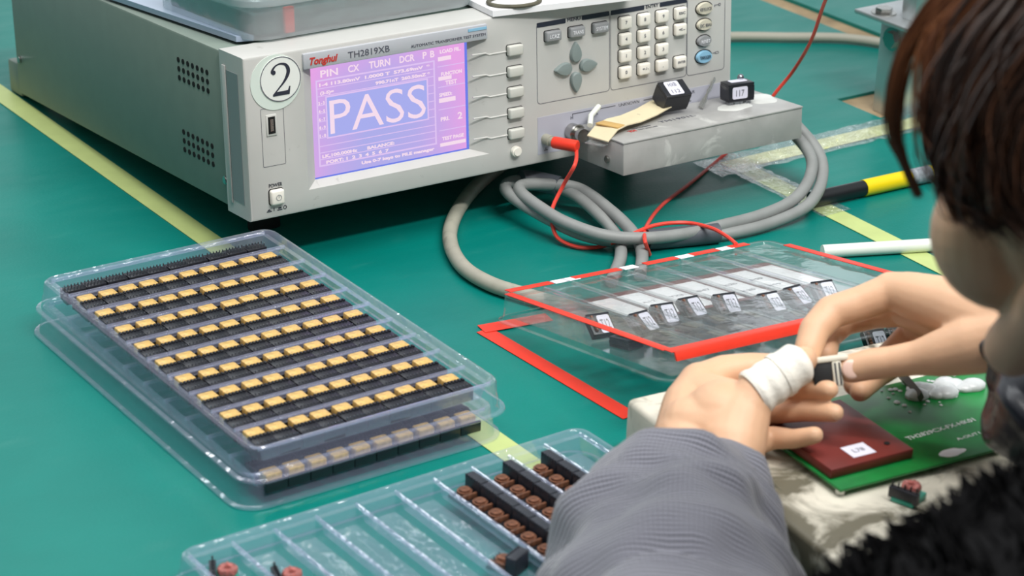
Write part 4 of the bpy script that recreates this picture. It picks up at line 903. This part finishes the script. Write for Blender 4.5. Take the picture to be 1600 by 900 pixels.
# --- right hand (index hooked down, thumb along the bottom)
L_([(1592, 518, 1.300, .0190), (1540, 500, 1.315, .0185), (1470, 474, 1.335, .0160), (1420, 460, 1.348, .0135), (1392, 453, 1.352, .0110)])
L_([(1592, 525, 1.305, .0190), (1530, 515, 1.330, .0180), (1470, 492, 1.355, .0160), (1418, 480, 1.372, .0125)])
L_([(1590, 535, 1.310, .0180), (1530, 530, 1.340, .0165), (1475, 515, 1.370, .0145), (1440, 505, 1.385, .0120)])
L_([(1590, 535, 1.310, .0170), (1540, 540, 1.345, .0150), (1485, 535, 1.380, .0130), (1450, 530, 1.392, .0110)])
L_([(1570, 530, 1.298, .0170), (1520, 540, 1.305, .0165), (1470, 552, 1.312, .0135), (1440, 558, 1.316, .0108)])
L_([(1440, 558, 1.316, .0102), (1395, 565, 1.322, .0092), (1360, 569, 1.326, .0092), (1330, 576, 1.328, .0084)])   # thumb
L_([(1392, 456, 1.352, .0112), (1345, 474, 1.352, .0104), (1298, 488, 1.350, .0100), (1273, 515, 1.342, .0092), (1262, 548, 1.335, .0082)])   # index
L_([(1418, 482, 1.372, .0108), (1365, 488, 1.385, .0100), (1318, 500, 1.385, .0094), (1292, 525, 1.372, .0086), (1288, 552, 1.358, .0078)])   # middle
L_([(1440, 510, 1.390, .0104), (1398, 550, 1.395, .0088), (1362, 580, 1.385, .0080), (1336, 600, 1.368, .0074)])   # ring
L_([(1450, 530, 1.392, .0100), (1408, 562, 1.385, .0080), (1370, 588, 1.375, .0072), (1344, 611, 1.358, .0066)])   # little
per = fused(body, 'person', 'skin', None, .0014, 6)
tag(per, 'seated person in grey ribbed sleeve and black furry vest holding a part in both hands', 'person')
# nails
def nail(x, y, d, wx, wy, rot=0):
    p = pxp(x, y, d); b = MB(); M = frame(p, CR*math.cos(rot)+CU*math.sin(rot), -CR*math.sin(rot)+CU*math.cos(rot), -_f)
    bm = bmesh.new(); bmesh.ops.create_uvsphere(bm, u_segments=16, v_segments=10, radius=1); b.bm(bm, M @ Matrix.Diagonal((wx, wy, .0012, 1))); b.build('fingernail', 'nail', per)
nail(1330, 577, 1.3205, .0052, .0056, .3)
# bandage wound round the thumb
b_ = MB(); A_ = pxp(1176, 616, 1.308); B_ = pxp(1264, 556, 1.319); dd = (B_-A_); pts = []; rs = []
for i in range(41):
    t = i/40; pts.append(A_+dd*t); rs.append((.0138+.0003*math.sin(t*26)+.0004*noise.noise(Vector((t*8, 0, 0))))*(1-.12*t)*(1-.85*max(0, (t-.80)/.20)**2)*(.97 if t < .03 else 1))
b_.tube(pts, rs, 24); 
b_.build('finger_bandage', 'bandage', per)
b_ = MB(); b_.tube([A_+dd*.45+CU*.0, A_+dd*.55], .0136, 24); b_.build('bandage_wrap', 'bandage', per)
# --- clothing: loft with wrinkles and uv
def loft(name, ctr, rad, material, parent, n=72, sub=10, wr=.0, squash=1., seed=0, cap=True, wf=9.):
    P = smoothpath(ctr, sub); k = len(P); R = [rad[min(int(i/sub), len(rad)-2)]*(1-(i/sub-min(int(i/sub), len(rad)-2)))+rad[min(int(i/sub), len(rad)-2)+1]*(i/sub-min(int(i/sub), len(rad)-2)) for i in range(k)]
    tg = [(P[min(i+1, k-1)]-P[max(i-1, 0)]).normalized() for i in range(k)]
    nr = CR-tg[0]*CR.dot(tg[0]); nr.normalize(); vs = []; uvs = []; L = 0
    for i in range(k):
        if i: L += (P[i]-P[i-1]).length; nr = (nr-tg[i]*nr.dot(tg[i])).normalized()
        bn = tg[i].cross(nr)
        for j in range(n+1):
            t = 2*PI*j/n; dirv = nr*math.cos(t)+bn*math.sin(t)*squash
            q = P[i]*14+dirv*.55+Vector((seed, 0, 0)); w = wr*(noise.noise(Vector((L*wf*3+.6*math.cos(t), math.cos(t)*1.2, math.sin(t)*1.2+seed)))+.5*noise.noise(Vector((L*wf*6, math.cos(t)*2.5, math.sin(t)*2.5+seed))))
            vs.append(P[i]+dirv*(R[i]+w*min(1, i/6))); uvs.append((j/n*6, L*20))
    fs = [(i*(n+1)+j, i*(n+1)+j+1, (i+1)*(n+1)+j+1, (i+1)*(n+1)+j) for i in range(k-1) for j in range(n)]
    # turned-in hem
    o0 = len(vs)
    for j in range(n+1): vs.append(P[0]+(vs[j]-P[0])*.86+tg[0]*.004); uvs.append((j/n*6, -.1))
    fs += [(j, j+1, o0+j+1, o0+j) for j in range(n)]
    me = bpy.data.meshes.new(name); me.from_pydata([tuple(v) for v in vs], [], fs); uvl = me.uv_layers.new(name='UVMap')
    for p in me.polygons:
        p.use_smooth = True
        for li in p.loop_indices: uvl.data[li].uv = uvs[me.loops[li].vertex_index]
    me.materials.append(MATS[material]); o = bpy.data.objects.new(name, me); COL.objects.link(o); o.parent = parent; return o
loft('grey_sleeve', [at(1102, 742, 1.288), at(1086, 772, 1.262), at(1062, 812, 1.235), at(1048, 870, 1.200), at(1044, 950, 1.150), at(1055, 1060, 1.085), at(1110, 1120, 1.03), LSh.lerp(LEl, .35)],
     [.0265, .0430, .0560, .0625, .0640, .066, .066, .062], 'ribbed_cloth', per, wr=.010, squash=.86, seed=3)
loft('black_sleeve', [at(1600, 545, 1.290), at(1628, 592, 1.262), at(1680, 650, 1.235), RE.lerp(RW_, .45), RE, RSh.lerp(RE, .5), RSh], [.0205, .0280, .033, .042, .050, .060, .066], 'quilt', per, wr=.016, seed=8, wf=14)
for s_ in (-1, 1):
    hp = PV+E1*s_*.085; kn = hp+E2*.40; kn.z = -.20; ft = Vector((kn.x+E2.x*.03, kn.y+E2.y*.03, -.68))
    loft('trouser_leg', [ft, ft.lerp(kn, .5), kn+E2*.02, kn.lerp(hp, .5), hp], [.052, .062, .072, .088, .098], 'trousers', per, wr=.006, seed=s_+12, n=40)
# furry vest
vb = MB(); rcone(vb, at(1838, 1196, .95), at(1586, 1330, .90), .128, .120, 32)
rcone(vb, NB+Vector((0, 0, -.03)), CHc, .085, .135, 32); rcone(vb, CHc, PV, .138, .140, 32); rcone(vb, LSh, RSh, .088, .085, 32)
rcone(vb, LSh, LSh.lerp(LEl, .30), .085, .078, 32); rcone(vb, RSh, RSh.lerp(RE, .3), .082, .074, 32)
vest = fused(vb, 'furry_vest', 'fur', per, .006, 5)
me = vest.data; vv = [v.co.copy() for v in me.vertices]; nn = [v.normal.copy() for v in me.vertices]; fur = MB(); random.seed(11)
idx = [i for i in range(len(vv)) if nn[i].dot((CP-vv[i]).normalized()) > -.35]
for _ in range(16000):
    i = random.choice(idx); p = vv[i]+Vector((random.uniform(-1, 1), random.uniform(-1, 1), random.uniform(-1, 1)))*.003; nrm = nn[i]
    clump = noise.noise_vector(p*55); d = (nrm*1.0+clump*1.1+Vector((0, 0, -.15))).normalized(); l = random.uniform(.006, .012); s1 = d.orthogonal().normalized()*random.uniform(.0009, .0018); s2 = d.cross(s1)
    c2_ = p+d*l*.6+clump*.002; e_ = p+d*l+clump*.005
    fur.add([p+s1, p-s1*.5+s2*.8, p-s1*.5-s2*.8, c2_+s1*.8, c2_-s1*.4+s2*.6, c2_-s1*.4-s2*.6, e_], [(0, 1, 4, 3), (1, 2, 5, 4), (2, 0, 3, 5), (3, 4, 6), (4, 5, 6), (5, 3, 6)])
fur.build('fur_pile', 'fur', vest, False)
# --- hair
random.seed(21); hair = MB()
ell(hair, hd(0, -.020, .034), (.0765, .092, .084), HR, 40)
def lock(pts, r0, r1, n=5, flat=.6):
    k = len(pts); hair.tube(pts, [r0+(r1-r0)*(i/(k-1))**1.5 for i in range(k)], n, flat=flat)
def surf(az, pol, ex=1.):       # az 0 = forward, + = to the person's own right; pol from crown
    d = Vector((math.sin(az)*math.sin(pol), math.cos(az)*math.sin(pol), math.cos(pol)))
    return hd(*(Vector((0, -.020, .034))+Vector((d.x*.0785*ex, d.y*.094*ex, d.z*.086*ex))))
for _ in range(4200):
    az = random.uniform(-PI, PI); front = abs(az) < .75
    a0 = az*.5+random.uniform(-.25, .25); p0_ = random.uniform(.02, .5); p1_ = random.uniform(1.25, 1.55) if front else random.uniform(1.7, 2.25)
    if front and abs(az) < .5: p1_ = random.uniform(1.0, 1.3)
    if -1.9 < az < -.4: p1_ = 1.30+(-az-.4)*.62+random.uniform(-.12, .22)
    ex = random.uniform(1.0, 1.05); k = 10; pts = []; sway = random.uniform(-.14, .14)
    for i in range(k):
        t = i/(k-1); a = a0+(az-a0)*min(1, t*1.4)+sway*t*t
        if az < 0: a -= .55*t*t*(0 if front else 1)*(1 if az > -1.9 else 0)
        pts.append(surf(a, p0_+(p1_-p0_)*t, ex+.012*math.sin(t*3+az*4)))
    lock(pts, random.uniform(.0008, .0016), .0002)
# rear knot
kc = hd(0, -.125, .0); ell(hair, kc, (.036, .030, .034), HR)
for _ in range(120):
    a = random.uniform(0, 2*PI); b2 = random.uniform(-1.2, 1.2); pts = [kc+HR @ Vector((.037*math.cos(a+t*.25)*math.cos(b2), .031*math.sin(b2+t*.1), .035*math.sin(a+t*.25)*math.cos(b2))) for t in range(8)]
    lock(pts, .0026, .001)
def plock(ctrl, cnt, spread, r):
    for _ in range(int(cnt*3)):
        o = Vector((random.gauss(0, 1), random.gauss(0, 1), random.gauss(0, 1)))*spread; pts = []
        for i, (x, y, d) in enumerate(ctrl): pts.append(at(x, y, d)+o*(1.0 if i < len(ctrl)-2 else .55)+Vector((random.gauss(0, 1), random.gauss(0, 1), 0))*spread*.14)
        lock(smoothpath(pts, 4), r*random.uniform(.35, .62), r*.06)
ho = hair.build('hair', 'hair', per, True)
hair = MB()
plock([(1640, -110, .985), (1540, -60, .98), (1470, 0, .98), (1422, 70, .985), (1400, 140, .99), (1398, 200, .995), (1412, 250, 1.0), (1436, 305, 1.005)], 46, .0016, .0017)
plock([(1640, -110, .985), (1550, -50, .98), (1480, 20, .98), (1436, 80, .985)], 70, .0055, .0019)
plock([(1640, -120, .97), (1540, -10, .965), (1478, 60, .965), (1463, 140, .965), (1466, 220, .965), (1480, 290, .967), (1500, 340, .97)], 60, .0035, .0016)
hair.build('side_locks', 'hair_brown', per, True); hair = MB()
plock([(1680, -120, .96), (1600, 0, .955), (1530, 80, .95), (1502, 160, .95), (1502, 230, .952), (1520, 300, .956), (1550, 350, .96)], 120, .0060, .0021)
plock([(1700, -120, .95), (1660, 20, .94), (1590, 110, .935), (1550, 190, .935), (1548, 260, .938), (1570, 310, .94), (1610, 350, .945)], 130, .0085, .0022)
hair.build('temple_hair', 'hair', per, True)
# stool under the person
so = empty('stool', (PV.x, PV.y, -.75)); tag(so, 'round dark stool under the seated person', 'stool')
b_ = MB(); sz = PV.z+.75-.14; b_.cyl((0, 0, sz-.03), .17, .05, 'Z', 36, bev=.012); b_.build('seat', 'rubber', so)
for a in range(4):
    t = PI/4+a*PI/2; b_ = MB(); b_.tube([(.11*math.cos(t), .11*math.sin(t), sz-.05), (.17*math.cos(t), .17*math.sin(t), .002)], .012, 12); b_.build('leg', 'metal', so)
# --- the part held between the fingers
hp_ = at(1286, 583, 1.328)
hx = CR; hy = -_f; MHh = frame(hp_, CR, _f, CU) @ Matrix.Rotation(-.12, 4, 'Y')
ht = empty('transformer', M=MHh); tag(ht, 'small black and cream transformer pinched between the fingertips of both hands', 'transformer')
b_ = MB(); b_.box((-.0065, -.007, -.0085), (.0045, .007, .0075), .0008); b_.build('housing', 'rubber', ht)
b_ = MB(); b_.box((-.0120, -.008, .0062), (.0145, .008, .0092), .001); b_.box((.0045, -.008, -.0080), (.0100, .008, .0062), .001); b_.build('bobbin', 'cream', ht)
b_ = MB(); b_.box((.0058, -.0084, -.0075), (.0068, -.0078, .0055)); b_.box((.0082, -.0084, -.0075), (.0092, -.0078, .0055)); b_.build('pins', 'pin_metal', ht)
